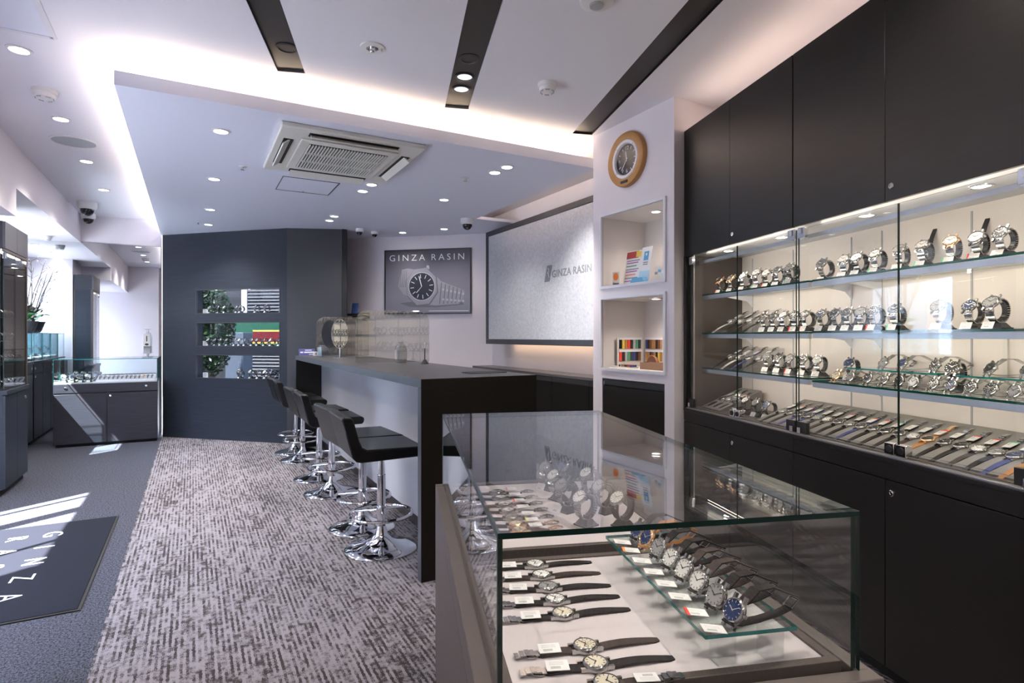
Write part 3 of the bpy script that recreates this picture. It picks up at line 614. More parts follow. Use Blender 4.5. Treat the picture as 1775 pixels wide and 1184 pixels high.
put('emblem_letter', text_mesh('R', .125, .002, 1.0, 'screen_fabric', 'CENTER', -.001), scr, M_=Matrix.Translation((lx + lw*.62, .004, ly + lh*.52)) @ UP @ Matrix(((1, .28, 0, 0), (0, 1, 0, 0), (0, 0, 1, 0), (0, 0, 0, 1))))
sb = thing('back_sideboard', 'low black sideboard with grey top under the silver screen', 'sideboard', wB(2.84, 6.07, 0), FN)
SBL = 6.07 - P1 - .003
MB().box(0, SBL, 0, .255, .845, .87).build('top', 'counter_top', sb, bevel=.002)
MB().box(.0, SBL, .012, .255, .06, .845).build('body', 'black_matte', sb); MB().box(0, SBL, .04, .25, 0, .06).build('plinth', 'black_matte', sb)
for k in range(5):
    w = SBL/5; d = MB().box(k*w + .002, (k+1)*w - .002, 0, .012, .065, .80).build('door', 'sideboard_black', sb)
    MB().box(k*w + .002, (k+1)*w - .002, .004, .011, .802, .843).build('finger_pull', 'black', d)
pc = thing('pillar_cabinet', 'black cabinet set into the foot of the white pillar', 'cabinet', wB(PN + .005, NI1 - .001, 0), FN)
PCW = NI1 - NI0 - .002
MB().box(0, PCW, .014, .37, .0, .922).build('body', 'black_matte', pc); MB().box(.004, PCW - .004, -.002, .013, .06, .875).build('door', 'counter_dark', pc)
MB().box(.0, PCW, .0, .013, .88, .92).build('top_rail', 'black', pc); MB().box(.01, .022, -.004, .0, .885, .905).build('catch', 'satin_steel', pc)
# poster on the end wall
def pw(t_): return PW0 + (PW1 - PW0)*t_
po = thing('poster', 'framed poster of a large steel wristwatch on the end wall', 'poster', pw(.644) + Vector((0, 0, 1.48)) , PWA)
PWD, PHT = .5235*PWL, .785
MB().box(.012, PWD - .012, -.014, -.002, .012, PHT - .012).build('print', 'poster_ground', po)
for a in ((0, PWD, -.022, 0, 0, .014), (0, PWD, -.022, 0, PHT - .014, PHT), (0, .014, -.022, 0, .014, PHT - .014), (PWD - .014, PWD, -.022, 0, .014, PHT - .014)): MB().box(*a).build('frame_bar', 'black', po)
text_on(po, 'GINZA', .108, PWD*.265, -.0155, PHT*.868, 1.46, 'pale_letter', bold=-.0008, sx=1.08)
text_on(po, 'RASIN', .108, PWD*.735, -.0155, PHT*.868, 1.46, 'pale_letter', bold=-.0008, sx=1.08)
pp = MB()
def pq(x, y): return (x*PWD, y*PHT)
def poly(name, pts, d, m_, par=None): return MB().prism([pq(*p) for p in pts], -.0145 - d*.0006, -.0139, 'y').build(name, m_, par or po)
poly('table_shadow', [(.18, .17), (.30, .11), (.60, .10), (.92, .14), (.88, .20), (.5, .22)], 0, 'poster_steel_dark')
poly('printed_bracelet', [(.205, .69), (.27, .71), (.36, .69), (.33, .25), (.22, .31), (.16, .43)], 1, 'poster_steel')
poly('printed_bracelet', [(.56, .64), (.66, .50), (.90, .37), (.925, .34), (.90, .20), (.86, .15), (.60, .13), (.50, .14)], 1, 'poster_steel')
for k in range(6):
    x = .66 + .045*k; poly('printed_link', [(x, .48 - .022*k), (x + .010, .475 - .022*k), (x - .012, .15 + .003*k), (x - .022, .15 + .003*k)], 2, 'poster_steel_dark')
for k in range(6):
    x = .675 + .045*k
    for yy in (.39 - .014*k, .24 - .006*k): poly('printed_link', [(x, yy), (x + .022, yy - .006), (x + .019, yy - .035), (x - .003, yy - .03)], 3, 'poster_steel_light')
for k in range(4): poly('printed_link', [(.20 + .02*k, .68), (.205 + .02*k, .68), (.185 + .022*k, .42), (.178 + .022*k, .42)], 2, 'poster_steel_dark')
def octagon(cx, cy, rx, ry, rot=.1): return [(cx + rx*math.cos(rot + math.pi/4*k + math.pi/8), cy + ry*math.sin(rot + math.pi/4*k + math.pi/8)) for k in range(8)]
poly('printed_case', octagon(.44, .42, .195, .315), 2, 'poster_steel_dark'); poly('printed_case', octagon(.435, .425, .185, .300), 3, 'poster_steel')
poly('printed_crown', [(.49, .70), (.525, .69), (.52, .745), (.495, .75)], 2, 'poster_steel_light')
poly('printed_bezel', circle(.157, 28, .437, .425, .225), 4, 'poster_steel_light'); poly('printed_dial', circle(.146, 28, .437, .425, .209), 5, 'poster_dial')
for k in range(12):
    a = k*math.pi/6 + .12; c, s_ = math.cos(a), math.sin(a); r0, r1 = .62, .90
    px_, py_ = -s_*.0035, c*.0035
    poly('printed_index', [(.437 + .146*r0*c + px_, .425 + .209*r0*s_ + py_*1.4), (.437 + .146*r1*c + px_, .425 + .209*r1*s_ + py_*1.4), (.437 + .146*r1*c - px_, .425 + .209*r1*s_ - py_*1.4), (.437 + .146*r0*c - px_, .425 + .209*r0*s_ - py_*1.4)], 6, 'pale_letter')
for (ex, ey) in ((.405, .585), (.375, .33)): poly('printed_hand', [(.433, .42), (.441, .425), (ex + .006, ey), (ex - .004, ey)], 7, 'pale_letter')
MB().box(PWD*.52, PWD*.97, -.0152, -.0139, PHT*.042, PHT*.05).build('small_print', 'pale_letter', po)

# ================================================================ PILLAR: CLOCK AND NICHE CONTENTS
ck = thing('wall_clock', 'round wooden wall clock with navy dial on the white pillar', 'clock', wB(PN, 2.890, 2.348), FN)
RY = Matrix.Rotation(R(90), 4, 'X')     # lathe axis z -> -y
MB().lathe([(.118, .0), (.176, .0), (.176, .022), (.170, .032), (.150, .036), (.124, .030), (.118, .02)], 56, RY, cap=False).build('wood_ring', 'wood_clock', ck)
MB().lathe([(.100, .016), (.124, .028), (.120, .034), (.104, .032), (.098, .018)], 48, RY, cap=False).build('bezel', 'white_trim', ck)
MB().lathe([(.0005, .012), (.105, .012)], 48, RY, cap=False).build('dial', 'clock_dial', ck)
for bd, a in (('12', 90), ('6', -90), ('9', 180)): text_on(ck, bd, .036, .074*math.cos(R(a)), -.0135, .074*math.sin(R(a)), 1.0, 'pale_letter', name='numeral')
for k in range(12):
    if k in (3, 6, 9): continue
    a = R(k*30); MB().box(.068, .088, -.0145, -.0125, -.002, .002, T=Matrix.Rotation(-a, 4, 'Y')).build('hour_mark', 'pale_letter', ck)
for a, l, w in ((98, .055, .0028), (232, .08, .0022)): MB().box(-.012, l, -.0175, -.0155, -w, w, T=Matrix.Rotation(-R(a), 4, 'Y')).build('hand', 'pale_letter', ck)
MB().lathe([(.0005, .0325), (.104, .0325)], 48, RY, cap=False).build('crystal', 'crystal', ck)
MB().box(-.032, .032, -.040, -.034, -.154, -.138).build('name_plate', 'black', ck)
for a in (45, 135, 225, 315): MB().lathe([(.004, .032), (.004, .036), (0, .036)], 10, Matrix.Translation((.112*math.cos(R(a)), 0, .112*math.sin(R(a)))) @ RY).build('screw', 'satin_steel', ck)
for k, zt in enumerate((1.46, 2.025)):
    downlight(wB(PN + .17, 2.82, zt - .004), 'small recessed downlight in the ceiling of the %s pillar niche' % ('lower' if k == 0 else 'upper'), 4.6, .028, 'lens_warm', (1, .90, .80), 140, group='niche downlights')
def niche(name, label, cat, s, z, dn=.10, rz=0.0): return thing(name, label, cat, wB(PN + dn, s, z), FN + rz)
NZ = 1.5535
t = niche('round_sign', 'orange sun emblem sign in the upper niche', 'sign', 3.092, NZ, .06)
MB().prism(circle(.026, 28, 0, .062), 0, .004, 'y').build('emblem_disc', 'print_orange', t); MB().box(-.035, .035, .002, .006, 0, .095).build('backing', 'rack_paper', t); text_on(t, 'Orico', .026, 0, -.0005, .014, 1.0, 'black')
t = niche('leaflet_stand', 'white printed price leaflet with dark red heading in the upper niche', 'leaflet', 3.00, NZ, .11)
LT = Matrix.Rotation(R(-10), 4, 'X')
MB().box(-.075, .075, 0, .003, 0, .235, T=LT).build('sheet', 'paper_white', t)
MB().box(-.075, .045, -.0008, -.0001, .185, .232, T=LT).build('heading', 'paper_red', t); MB().box(.02, .07, -.0012, -.0001, .19, .228, T=LT).build('heading_patch', 'sign_yellow', t)
for i, (z, m_) in enumerate(((.165, 'print_grey'), (.150, 'print_purple'), (.128, 'print_green'), (.105, 'print_grey'), (.09, 'print_purple'), (.068, 'print_orange'), (.045, 'print_grey'), (.025, 'print_purple'))):
    MB().box(-.066, .06 - .012*(i % 3), -.0008, -.0001, z, z + .007, T=LT).build('print_line', m_, t)
t = niche('blue_sign', 'white and blue tent sign next to the leaflet in the upper niche', 'sign', 2.868, NZ, .10)
MB().box(-.048, .048, 0, .003, .05, .245, T=LT).build('panel', 'paper_white', t); MB().box(-.048, .048, -.0005, .004, .0, .085, T=LT).build('lower_panel', 'paper_lightblue', t)
MB().prism([(-.07, 0), (.07, 0), (.045, .035), (-.045, .035)], -.05, -.012, 'y').build('foot', 'paper_blue', t)
MB().box(-.022, .022, -.001, -.0001, .155, .215, T=LT).build('symbol', 'paper_blue', t); MB().lathe([(0, .0012), (.009, .0012), (.009, 0)], 14, LT @ Matrix.Translation((0, 0, .195)) @ RY).build('symbol_dot', 'paper_white', t)
for z in (.125, .138): MB().box(-.022, .022, -.001, -.0001, z, z + .006, T=LT).build('print_line', 'print_grey', t)
t = niche('card_sticker', 'small sticker with payment card marks in the upper niche', 'sticker', 2.725, NZ, .12)
MB().box(-.055, .055, 0, .002, 0, .10).build('sheet', 'rack_paper', t)
for i, (x, z, m_) in enumerate(((-.04, .05, 'print_grey'), (-.01, .062, 'paper_blue'), (.02, .055, 'paper_white'), (.012, .036, 'paper_lightblue'), (.04, .04, 'tag_red'), (.04, .066, 'sign_yellow'))): MB().box(x - .012, x + .012, -.001, -.0001, z, z + .016).build('card_mark', m_, t)
NZ = .9985
t = niche('strap_sample_folder', 'open folder of coloured watch strap samples in the lower niche', 'folder', NI1 - .022, NZ, .352)
cols = ['strap_black', 'sign_yellow', 'strap_tan', 'tag_red', 'strap_brown', 'grey_plastic', 'print_green', 'frame_slate', 'strap_blue', 'strap_brown', 'leather_rust', 'strap_tan', 'box_wood', 'strap_brown', 'leather_rust', 'box_wood']
for sd in (-1, 1):
    TT = Matrix.Rotation(R(92) if sd < 0 else R(-3), 4, 'Z')
    x0, x1 = (-.245, -.012) if sd < 0 else (.012, .215)
    MB().box(x0, x1, .0, .006, 0, .20, T=TT).build('board', 'rack_paper', t)
    for z in (.045, .13):
        MB().box(x0 + .01, x1 - .01, -.008, .0, z + .058, z + .072, T=TT).build('holder_strip', 'white_trim', t)
        for k in range(8):
            w = (x1 - x0 - .03)/8; xx = x0 + .015 + k*w; MB().box(xx, xx + w*.86, -.005, -.0005, z - .005, z + .058, T=TT).build('strap_sample', cols[(k + (8 if sd > 0 else 0) + (3 if z < .1 else 0)) % 16], t)
t = niche('wooden_box', 'small open wooden box in front of the strap samples', 'box', 2.75, NZ, .06)
for a in ((-.10, .10, 0, .006, 0, .045), (-.10, .10, .074, .08, 0, .045), (-.10, -.094, .006, .074, 0, .045), (.094, .10, .006, .074, 0, .045), (-.094, .094, .006, .074, 0, .006)): MB().box(*a).build('side', 'box_wood', t)
t = niche('leather_pad', 'rust leather half-round watch pad behind the wooden box', 'pad', 2.86, NZ, .17)
MB().prism([(.055*math.cos(a), .0 + .085*math.sin(a)) for a in [k*math.pi/14 for k in range(15)]], 0, .02, 'y').build('pad', 'leather_rust', t); MB().tube([(.056*math.cos(a), 0, .086*math.sin(a)) for a in [k*math.pi/14 for k in range(15)]], .003, 6).build('piping', 'strap_tan', t)
t = niche('sample_tray', 'thin tray of loose straps in the lower niche', 'tray', 3.03, NZ, .05)
MB().box(-.14, .10, 0, .07, 0, .008).build('tray_floor', 'rack_paper', t)
for k in range(9): MB().box(-.03 + .014*k, -.019 + .014*k, .01, .06, .008, .022).build('strap_sample', cols[(k*5) % 16], t)

# ================================================================ WALL CABINETS (A frame): base units, glass display, overhead units
FAN = FA - R(90); FP = FB + R(90)      # FP: local -y looks towards +n, x runs away from the camera
CF, CB_ = 1.666, 2.045            # front face and back wall, n
UZ = [('base', .0, .79), ('glass', .79, 1.68), ('over', 1.68, 2.415)]
US = [3.132, 2.182, 1.232, 0.282]
def lock(parent, x, y, z, r=.011):
    k = MB().lathe([(r, 0), (r, .004), (r*.8, .006), (r*.45, .006), (r*.4, .004), (0, .004)], 18, Matrix.Translation((x, y, z)) @ RY).build('lock', 'chrome', parent)
    return k
D = CB_ - CF
for i in range(3):
    wd = US[i] - US[i+1]; od = ['first', 'second', 'third'][i]; loc = wA(CF, US[i], 0)
    t = thing('base_cabinet', 'black wood base cabinet under the watch display, %s from the clock pillar' % od, 'cabinet', loc, FAN, 'wall base cabinets')
    MB().box(0, wd, .016, D, .06, .775).build('body', 'black_matte', t); MB().box(0, wd, .05, D, 0, .06).build('plinth', 'black_matte', t)
    MB().box(.001, wd - .001, 0, .016, .717, .775).build('fascia', 'dark_laminate', t, bevel=.001)
    MB().box(0, wd, -.002, .075, .775, .79).build('top_ledge', 'dark_laminate', t, bevel=.001)
    for k in range(2):
        d = MB().box(k*wd/2 + .0015, (k+1)*wd/2 - .0015, 0, .016, .065, .713).build('door', 'dark_laminate', t, bevel=.001)
        if k == 1: lock(d, wd/2 + .028, 0, .672)
    t = thing('overhead_cabinet', 'black wood overhead cabinet above the watch display, %s from the clock pillar' % od, 'cabinet', wA(CF, US[i], 1.68), FAN, 'wall overhead cabinets')
    MB().box(0.001, wd - .001, .016, D, .012, .735).build('body', 'black_matte', t); MB().box(0.001, wd - .001, .02, D, 0, .012).build('underside', 'aluminium', t)
    MB().box(0, wd, .010, D + .005, .735, .742).build('top_trim', 'white_trim', t)
    for k in range(2):
        d = MB().box(k*wd/2 + (.003 if k == 0 else .001), (k+1)*wd/2 - (.003 if k == 1 else .001), 0, .016, -.004, .735).build('door', 'dark_laminate', t, bevel=.001)
        if k == 1: lock(d, wd/2 + .028, 0, .045)
    MB().box(.05, wd - .05, .10, .12, .742, .752).build('cove_strip', 'top_strip', t)
    for k in range(2):
        xx = wd*(.27 + .47*k); r_ = .026
        l = MB().lathe([(r_, 0), (r_ + .007, 0), (r_ + .007, -.003), (r_, -.003)], 24, Matrix.Translation((xx, .13, 0)), cap=False).build('light_ring', 'chrome', t)
        MB().lathe([(.0005, -.001), (r_, -.001)], 24, Matrix.Translation((xx, .13, 0)), cap=False).build('light_lens', 'lens_warm', l)
        if i < 2 or k == 0: spot('cabinet_lamp', wA(CF + .13, US[i] - xx, 1.675), 1.6, 140, .9, (1, .86, .70))
# glass display: one thing per bay
SHZ = [(1.452, 1.23, 1.030), (1.452, 1.232, 1.022), (1.452, 1.232, 1.022)]
GY = .018                                   # glass doors stand this far behind the front face
for i in range(3):
    wd = US[i] - US[i+1]; od = ['first', 'second', 'third'][i]
    t = thing('display_cabinet', 'glass-fronted watch display bay, %s from the clock pillar' % od, 'display cabinet', wA(CF, US[i], .79), FAN, 'glass watch display bays')
    MB().box(0, wd, D - .012, D, 0, .89).build('back_panel', 'cabinet_inside', t)
    MB().box(0, wd, .035, D - .012, .0, .008).build('deck', 'inside_brown', t)
    MB().box(0, wd, .006, .035, .0, .006).build('track', 'satin_steel', t, bevel=.001)
    if i == 0:
        MB().box(0.0, .022, .02, D - .012, .0, .89).build('side_panel', 'inside_brown', t); MB().box(0.0, .018, .0, .02, 0, .89).build('side_post', 'black', t); MB().box(.022, .06, .03, .036, 0, .89).build('side_trim', 'satin_steel', t)
    x0 = .055 if i == 0 else .012; x1 = wd - .012
    for z in SHZ[i]:
        z -= .79
        s_ = MB().pane(x0, x1, .085, D - .02, z - .008, z, 'z').build('shelf', ['shelf_glass', 'shelf_edge'], t)
        b_ = MB().box(x0, x1, .087, .105, z - .030, z - .0085).build('light_bar', 'aluminium', s_, bevel=.001)
        MB().box(x0 + .04, x1 - .04, .108, .118, z - .024, z - .010).build('light_strip', 'led_strip', s_)
        for xx in (x0 + .07, x1 - .07): MB().prism([(.105, z - .009), (D - .014, z - .009), (D - .014, z - .075), (D - .05, z - .04), (.2, z - .018)], xx, xx + .004, 'x').build('bracket', 'white_trim', s_)
    MB().box(x0, x1, .065, .090, .838, .856).build('light_bar', 'aluminium', t, bevel=.001); MB().box(x0 + .04, x1 - .04, .092, .102, .842, .854).build('light_strip', 'led_strip', t)
    for xx in (x0 + .072, wd/2, x1 - .072): MB().box(xx - .003, xx + .003, D - .015, D - .012, .01, .87).build('upright', 'grey_plastic', t)
    for k in range(2):
        a, b_ = (x0 - (.025 if i == 0 else .0), wd*.535) if k == 0 else (wd*.535 + .003, wd + (.006 if i < 2 else -.01))
        if k == 1: b_ = wd - .004
        g_ = MB().pane(a, b_, GY, GY + .006, .008, .875, 'y').build('glass_door', ['door_glass', 'glass_edge'], t)
        hx = a if k == 0 else b_
        sg = 1 if k == 0 else -1
        for z in (.835,):
            h_ = MB().box(min(hx, hx + sg*.045), max(hx, hx + sg*.045), GY - .006, GY + .012, z, z + .045).build('hinge', 'chrome', g_, bevel=.001); MB().box(min(hx + sg*.014, hx + sg*.030), max(hx + sg*.014, hx + sg*.030), GY - .010, GY - .0062, z + .018, z + .042).build('hinge_pin', 'satin_steel', h_)
        h_ = MB().box(min(hx, hx + sg*.055), max(hx, hx + sg*.055), GY - .006, GY + .012, .010, .058).build('hinge', 'black', g_, bevel=.001); MB().box(min(hx + sg*.006, hx + sg*.026), max(hx + sg*.006, hx + sg*.026), GY - .012, GY - .0062, .010, .034).build('hinge_pin', 'chrome', h_)
        lx_ = b_ - .022 if k == 0 else a + .022
        l_ = MB().box(lx_ - .02, lx_ + .02, GY - .014, GY + .014, .012, .052).build('lock_box', 'chrome', g_, bevel=.002); MB().lathe([(.012, 0), (.012, .003), (0, .003)], 16, Matrix.Translation((lx_, GY - .0141, .032)) @ RY).build('lock', 'black', l_)
    if i < 2:
        MB().box(wd*.62, wd*.635, D - .02, D - .012, .23, .42).build('cable_cover', 'cream_plastic', t)
for i, (s_, z) in enumerate(((1.868, 1.062), (1.40, 1.062))):
    t = thing('glass_riser', 'low clear glass riser on the third cabinet shelf, %s' % ('closer to the clock pillar' if i == 0 else 'farther from the clock pillar'), 'riser', wA(1.89, s_, 1.0225), FAN, 'clear glass risers')
    MB().pane(-.2, .2, -.05, .075, .052, .058, 'z').build('plate', ['shelf_glass', 'riser_edge'], t)
    for x in (-.17, .17):
        for y in (-.035, .06): MB().box(x - .008, x + .008, y - .008, y + .008, 0, .052).build('foot', 'acrylic_block', t)

# ================================================================ WATCHES
def case_mesh(m, r=.020):
    mb = MB().lathe([(r*.80, -.0045), (r*.97, -.003), (r, 0), (r*.99, .002), (r*.93, .0045), (r*.83, .0055), (r*.80, .0045)], 24, cap=False).lathe([(.0005, -.0045), (r*.80, -.0045)], 24, cap=False)
    for sx_ in (-1, 1):
        for sy in (-1, 1): mb.box(-.0022, .0022, -.0055, .0055, -.004, .0015, T=Matrix.Translation((sx_*r*.50, sy*r*1.02, 0)))
    mb.cyl((r*.98, 0, 0), (r*1.16, 0, 0), .0032, 10)
    return mb.mesh('case', m)
def dial_mesh(m, r=.020): return MB().lathe([(.0003, .0040), (r*.81, .0040)], 24, cap=False).mesh('dial', m)
def hands_mesh(m, r=.020):
    mb = MB()
    for k in range(12):
        a = k*math.pi/6; mb.box(r*.58, r*.74, -.0005, .0005, .0041, .0045, T=Matrix.Rotation(a, 4, 'Z'))
    for a, l, w in ((R(150), r*.45, .0007), (R(35), r*.66, .0005)): mb.box(-.002, l, -w, w, .0046, .0050, T=Matrix.Rotation(a, 4, 'Z'))
    return mb.mesh('hands', m, smooth=False)
def sub_mesh(m, r=.020):
    mb = MB()
    for x, y in ((-.0068, 0), (.0068, 0), (0, -.0068)): mb.lathe([(.0028, .0041), (.0034, .0041), (.0034, .0044), (.0028, .0044)], 14, Matrix.Translation((x, y, 0)), cap=False)
    return mb.mesh('subdials', m)
def loop_mesh(m, link, r=.020, RR=.0285):
    mb = MB(); n = 26 if link else 30; a0, a1 = R(38), R(322); w0, w1 = .0105, .0080
    for k in range(n):
        f = (k + .5)/n; a = a0 + (a1 - a0)*f; w = w0 + (w1 - w0)*math.sin(math.pi*f); L_ = RR*(a1 - a0)/n*(.44 if link else .56); e = 1.0 + .10*math.sin(a/2)**2
        T = Matrix.Rotation(a, 4, 'X') @ Matrix.Translation((0, 0, RR*e))
        if link:
            mb.box(-w, -w*.42, -L_, L_, -.0014, .0014, T=T).box(-w*.38, w*.38, -L_*.96, L_*.96, -.0018, .0018, T=T).box(w*.42, w, -L_, L_, -.0014, .0014, T=T)
        else: mb.box(-w, w, -L_, L_, -.0013, .0013, T=T)
    return mb.mesh('bracelet' if link else 'strap', m, smooth=False)
STYLES = {}   # (case, dial, hand, strap, link)
def style(key):
    if key not in STYLES:
        c, d, h, st, lk = key; STYLES[key] = dict(case=CASE.setdefault(c, None) or CASE.__setitem__(c, case_mesh(c)) or CASE[c])
    return STYLES[key]
CACHE = {}
def cached(kind, f, *a):
    k = (kind,) + a
    if k not in CACHE: CACHE[k] = f(*a)
    return CACHE[k]
COLN = {'dial_black': 'black dial', 'dial_white': 'white dial', 'dial_silver': 'silver dial', 'dial_blue': 'blue dial', 'dial_cream': 'cream dial', 'steel': 'steel', 'gold': 'gold',
        'strap_black': 'black', 'strap_brown': 'brown', 'strap_tan': 'tan', 'strap_blue': 'blue', 'strap_white': 'white', 'chrome': 'steel'}
def desc(k):
    c, d, st = k
    return ('%s bracelet watch with %s' % (COLN[c], COLN[d])) if st in ('steel', 'gold') else ('%s strap watch with %s' % (COLN[st], COLN[d]))
def hand_for(d): return 'hand_dark' if d in ('dial_white', 'dial_silver', 'dial_cream') else 'hand_steel'
HEADS = Matrix.Rotation(R(0), 4, 'X')
def head(parent, key, M_, sub=False):
    c, d, st = key
    cs = put('case', cached('case', case_mesh, c), parent, M_=M_)
    put('dial', cached('dial', dial_mesh, d), cs); put('hands', cached('hands', hands_mesh, hand_for(d)), cs)
    if sub: put('subdials', cached('sub', sub_mesh, hand_for(d)), cs)
# a watch closed into a loop on a C-shaped stand. local -y is the side it looks to
def stand_meshes():
    b_ = MB().prism([(-.021, -.020), (.021, -.020), (.021, .022), (-.021, .022)], 0, .004, 'z'); b_.add([(-.019,-.017,.004),(.019,-.017,.004),(.019,.019,.004),(-.019,.019,.004),(-.012,-.008,.016),(.012,-.008,.016),(.012,.010,.016),(-.012,.010,.016)], [(3,2,1,0),(4,5,6,7),(0,1,5,4),(1,2,6,5),(2,3,7,6),(3,0,4,7)])
    mb = MB().box(-.005, .005, -.004, .006, .014, .024); RR = .0235
    for k in range(16):
        a = R(-160 + 17*k); T = Matrix.Translation((0, 0, .047)) @ Matrix.Rotation(a, 4, 'X') @ Matrix.Translation((0, 0, RR)); mb.box(-.006, .006, -.0036, .0036, -.001, .001, T=T)
    return b_.mesh('base', 'black'), mb.mesh('c_ring', 'black', smooth=False)
STB, STR = stand_meshes()
def tag_meshes(wd=.034, ht=.024): return MB().box(-wd/2, wd/2, 0, ht, 0, .0008).mesh('card', 'tag_print', smooth=False)
CARD = tag_meshes(); CARD_S = tag_meshes(.026, .020)
def stripe_mesh(m): return MB().box(-.0172, -.0120, 0.0002, .0242, -.0002, .0011).mesh('colour_stripe', m, smooth=False)
def price_tag(label, M_, group, stripe=None, small=False):
    t = put('price_tag', CARD_S if small else CARD); t.matrix_world = M_; tag(t, label, 'price tag', group)
    if stripe: put('colour_stripe', cached('stripe', stripe_mesh, stripe), t)
    return t
def standing_watch(key, label, where, loc, rz, group, tilt=48, stripe=None, mkstand=True, mktag=True, sub=False, scale=1.0, low=False):
    t = thing('wristwatch', label, 'watch', loc, rz, group); t.scale = (scale,)*3
    zc = .047 if not low else .031
    # head direction: from straight up, tipped towards -y
    HT = Matrix.Translation((0, 0, zc)) @ Matrix.Rotation(R(tilt), 4, 'X')
    c, d, st = key
    put('bracelet' if st in ('steel', 'gold') else 'strap', cached('loop', loop_mesh, st, st in ('steel', 'gold')), t, M_=HT)
    head(t, key, HT @ Matrix.Translation((0, 0, .0300)), sub)
    if mkstand:
        s_ = thing('watch_stand', 'black stand of the ' + where, 'stand', loc, rz, group + ', stands'); s_.scale = (scale,)*3
        put('base', STB, s_); put('c_ring', STR, s_)
    if mktag:
        Mw = Matrix.Translation(loc) @ Matrix.Rotation(rz, 4, 'Z') @ Matrix.Translation((-.006, -.040, .0015)) @ Matrix.Rotation(R(62), 4, 'X')
        price_tag('white price tag of the ' + where, Mw, group + ', price tags', stripe)
    return t
# a watch laid out flat, head at the origin, long strap along +x, buckle along -x
def flat_strap(m, r=.020, long=.108, arch=.004):
    mb = MB(); n = 12
    for k in range(n):
        f0, f1 = k/n, (k + 1)/n; x0, x1 = r*.92 + long*f0, r*.92 + long*f1
        def w(f): return (.0100 - .0028*f) * (1.0 if f < .93 else .62)
        def z(f): return -.001 + arch*math.sin(math.pi*min(1, f*1.1))*(1 - .3*f)
        mb.add([(x0, -w(f0), z(f0) - .0012), (x1, -w(f1), z(f1) - .0012), (x1, w(f1), z(f1) - .0012), (x0, w(f0), z(f0) - .0012), (x0, -w(f0), z(f0) + .0014), (x1, -w(f1), z(f1) + .0014), (x1, w(f1), z(f1) + .0014), (x0, w(f0), z(f0) + .0014)],
               [(3,2,1,0),(4,5,6,7),(0,1,5,4),(2,3,7,6)] + ([(3,0,4,7)] if k == 0 else []) + ([(1,2,6,5)] if k == n - 1 else []))
    return mb.mesh('strap', m)
def flat_short(m): return flat_strap(m, .020, .060, .003)
def buckle_mesh(m):
    mb = MB().tube([(-.083, -.008, .001), (-.096, -.008, .003), (-.096, .008, .003), (-.083, .008, .001)], .0016, 6, True)
    mb.tube([(-.083, 0, .002), (-.098, 0, .004)], .001, 5)
    for k in range(5):
        x = -.080 - .008*k; mb.box(x - .0036, x + .0036, -.007, .007, .002 + .0035*math.sin(k*.75), .0035 + .0035*math.sin(k*.75))
    return mb.mesh('buckle', m)
def flat_watch(key, label, where, M_, group, stripe=None, mktag=True, sub=False, tagrot=0.0, buckle=True, tagoff=-.055):
    t = thing('wristwatch', label, 'watch', (0, 0, 0), 0, group); t.matrix_world = M_
    c, d, st = key
    put('long_strap', cached('long', flat_strap, st), t); put('short_strap', cached('short', flat_short, st), t, M_=Matrix.Rotation(math.pi, 4, 'Z'))
    if buckle: put('buckle', cached('buckle', buckle_mesh, c), t)
    head(t, key, Matrix.Translation((0, 0, .004)) @ Matrix.Rotation(R(90), 4, 'Z'), sub)
    if mktag: price_tag('white price tag of the ' + where, M_ @ Matrix.Translation((tagoff, -.010, .0062)) @ Matrix.Rotation(tagrot, 4, 'Z') @ Matrix.Rotation(R(4), 4, 'X'), group + ', price tags', stripe)
    return t
def pillow_strap(m):      # strap laid over behind a tipped head: both halves run back and down to the buckle
    mb = MB()
    for pts in ([(0, .021, .010), (.0, .045, .026), (0, .075, .026), (0, .105, .012), (0, .128, .002)], [(0, -.012, -.014), (0, .012, -.020), (0, .05, -.021), (0, .09, -.019), (0, .115, -.014)]):
        for k in range(len(pts) - 1):
            p, q = Vector(pts[k]), Vector(pts[k+1]); w = .0095 - .0008*k; n_ = Vector((0, -(q - p).z, (q - p).y)).normalized()*.0012
            mb.add([p + Vector((-w, 0, 0)) - n_, p + Vector((w, 0, 0)) - n_, q + Vector((w, 0, 0)) - n_, q + Vector((-w, 0, 0)) - n_, p + Vector((-w, 0, 0)) + n_, p + Vector((w, 0, 0)) + n_, q + Vector((w, 0, 0)) + n_, q + Vector((-w, 0, 0)) + n_], [(3,2,1,0),(4,5,6,7),(0,1,5,4),(1,2,6,5),(2,3,7,6),(3,0,4,7)])
    return mb.mesh('strap', m)
def pillow_watch(key, label, loc, rz, group, tilt=58, sub=False, scale=1.0):
    t = thing('wristwatch', label, 'watch', loc, rz, group); t.scale = (scale,)*3
    M0 = Matrix.Translation((0, 0, .0225))
    put('strap', cached('pillow', pillow_strap, key[2]), t, M_=M0)
    put('buckle', cached('rbuckle', lambda m: MB().tube([(-.008, .112, -.012), (-.008, .126, -.002), (.008, .126, -.002), (.008, .112, -.012)], .0016, 6, True).mesh('buckle', m), key[0]), t, M_=M0)
    head(t, key, M0 @ Matrix.Translation((0, .004, .0)) @ Matrix.Rotation(R(tilt), 4, 'X'), sub)
    return t
K = lambda c, d, s: (c, d, s)
ST = [K('steel', 'dial_black', 'steel'), K('steel', 'dial_white', 'steel'), K('steel', 'dial_silver', 'steel'), K('steel', 'dial_blue', 'steel'), K('steel', 'dial_black', 'steel')]
FL = [K('steel', 'dial_black', 'strap_black'), K('steel', 'dial_silver', 'strap_black'), K('steel', 'dial_white', 'strap_brown'), K('steel', 'dial_black', 'strap_blue'), K('gold', 'dial_black', 'strap_tan')]
STRIPES = [None, 'tag_red', None, None, 'tag_green', None, 'tag_red']
rnd = random.Random(3)
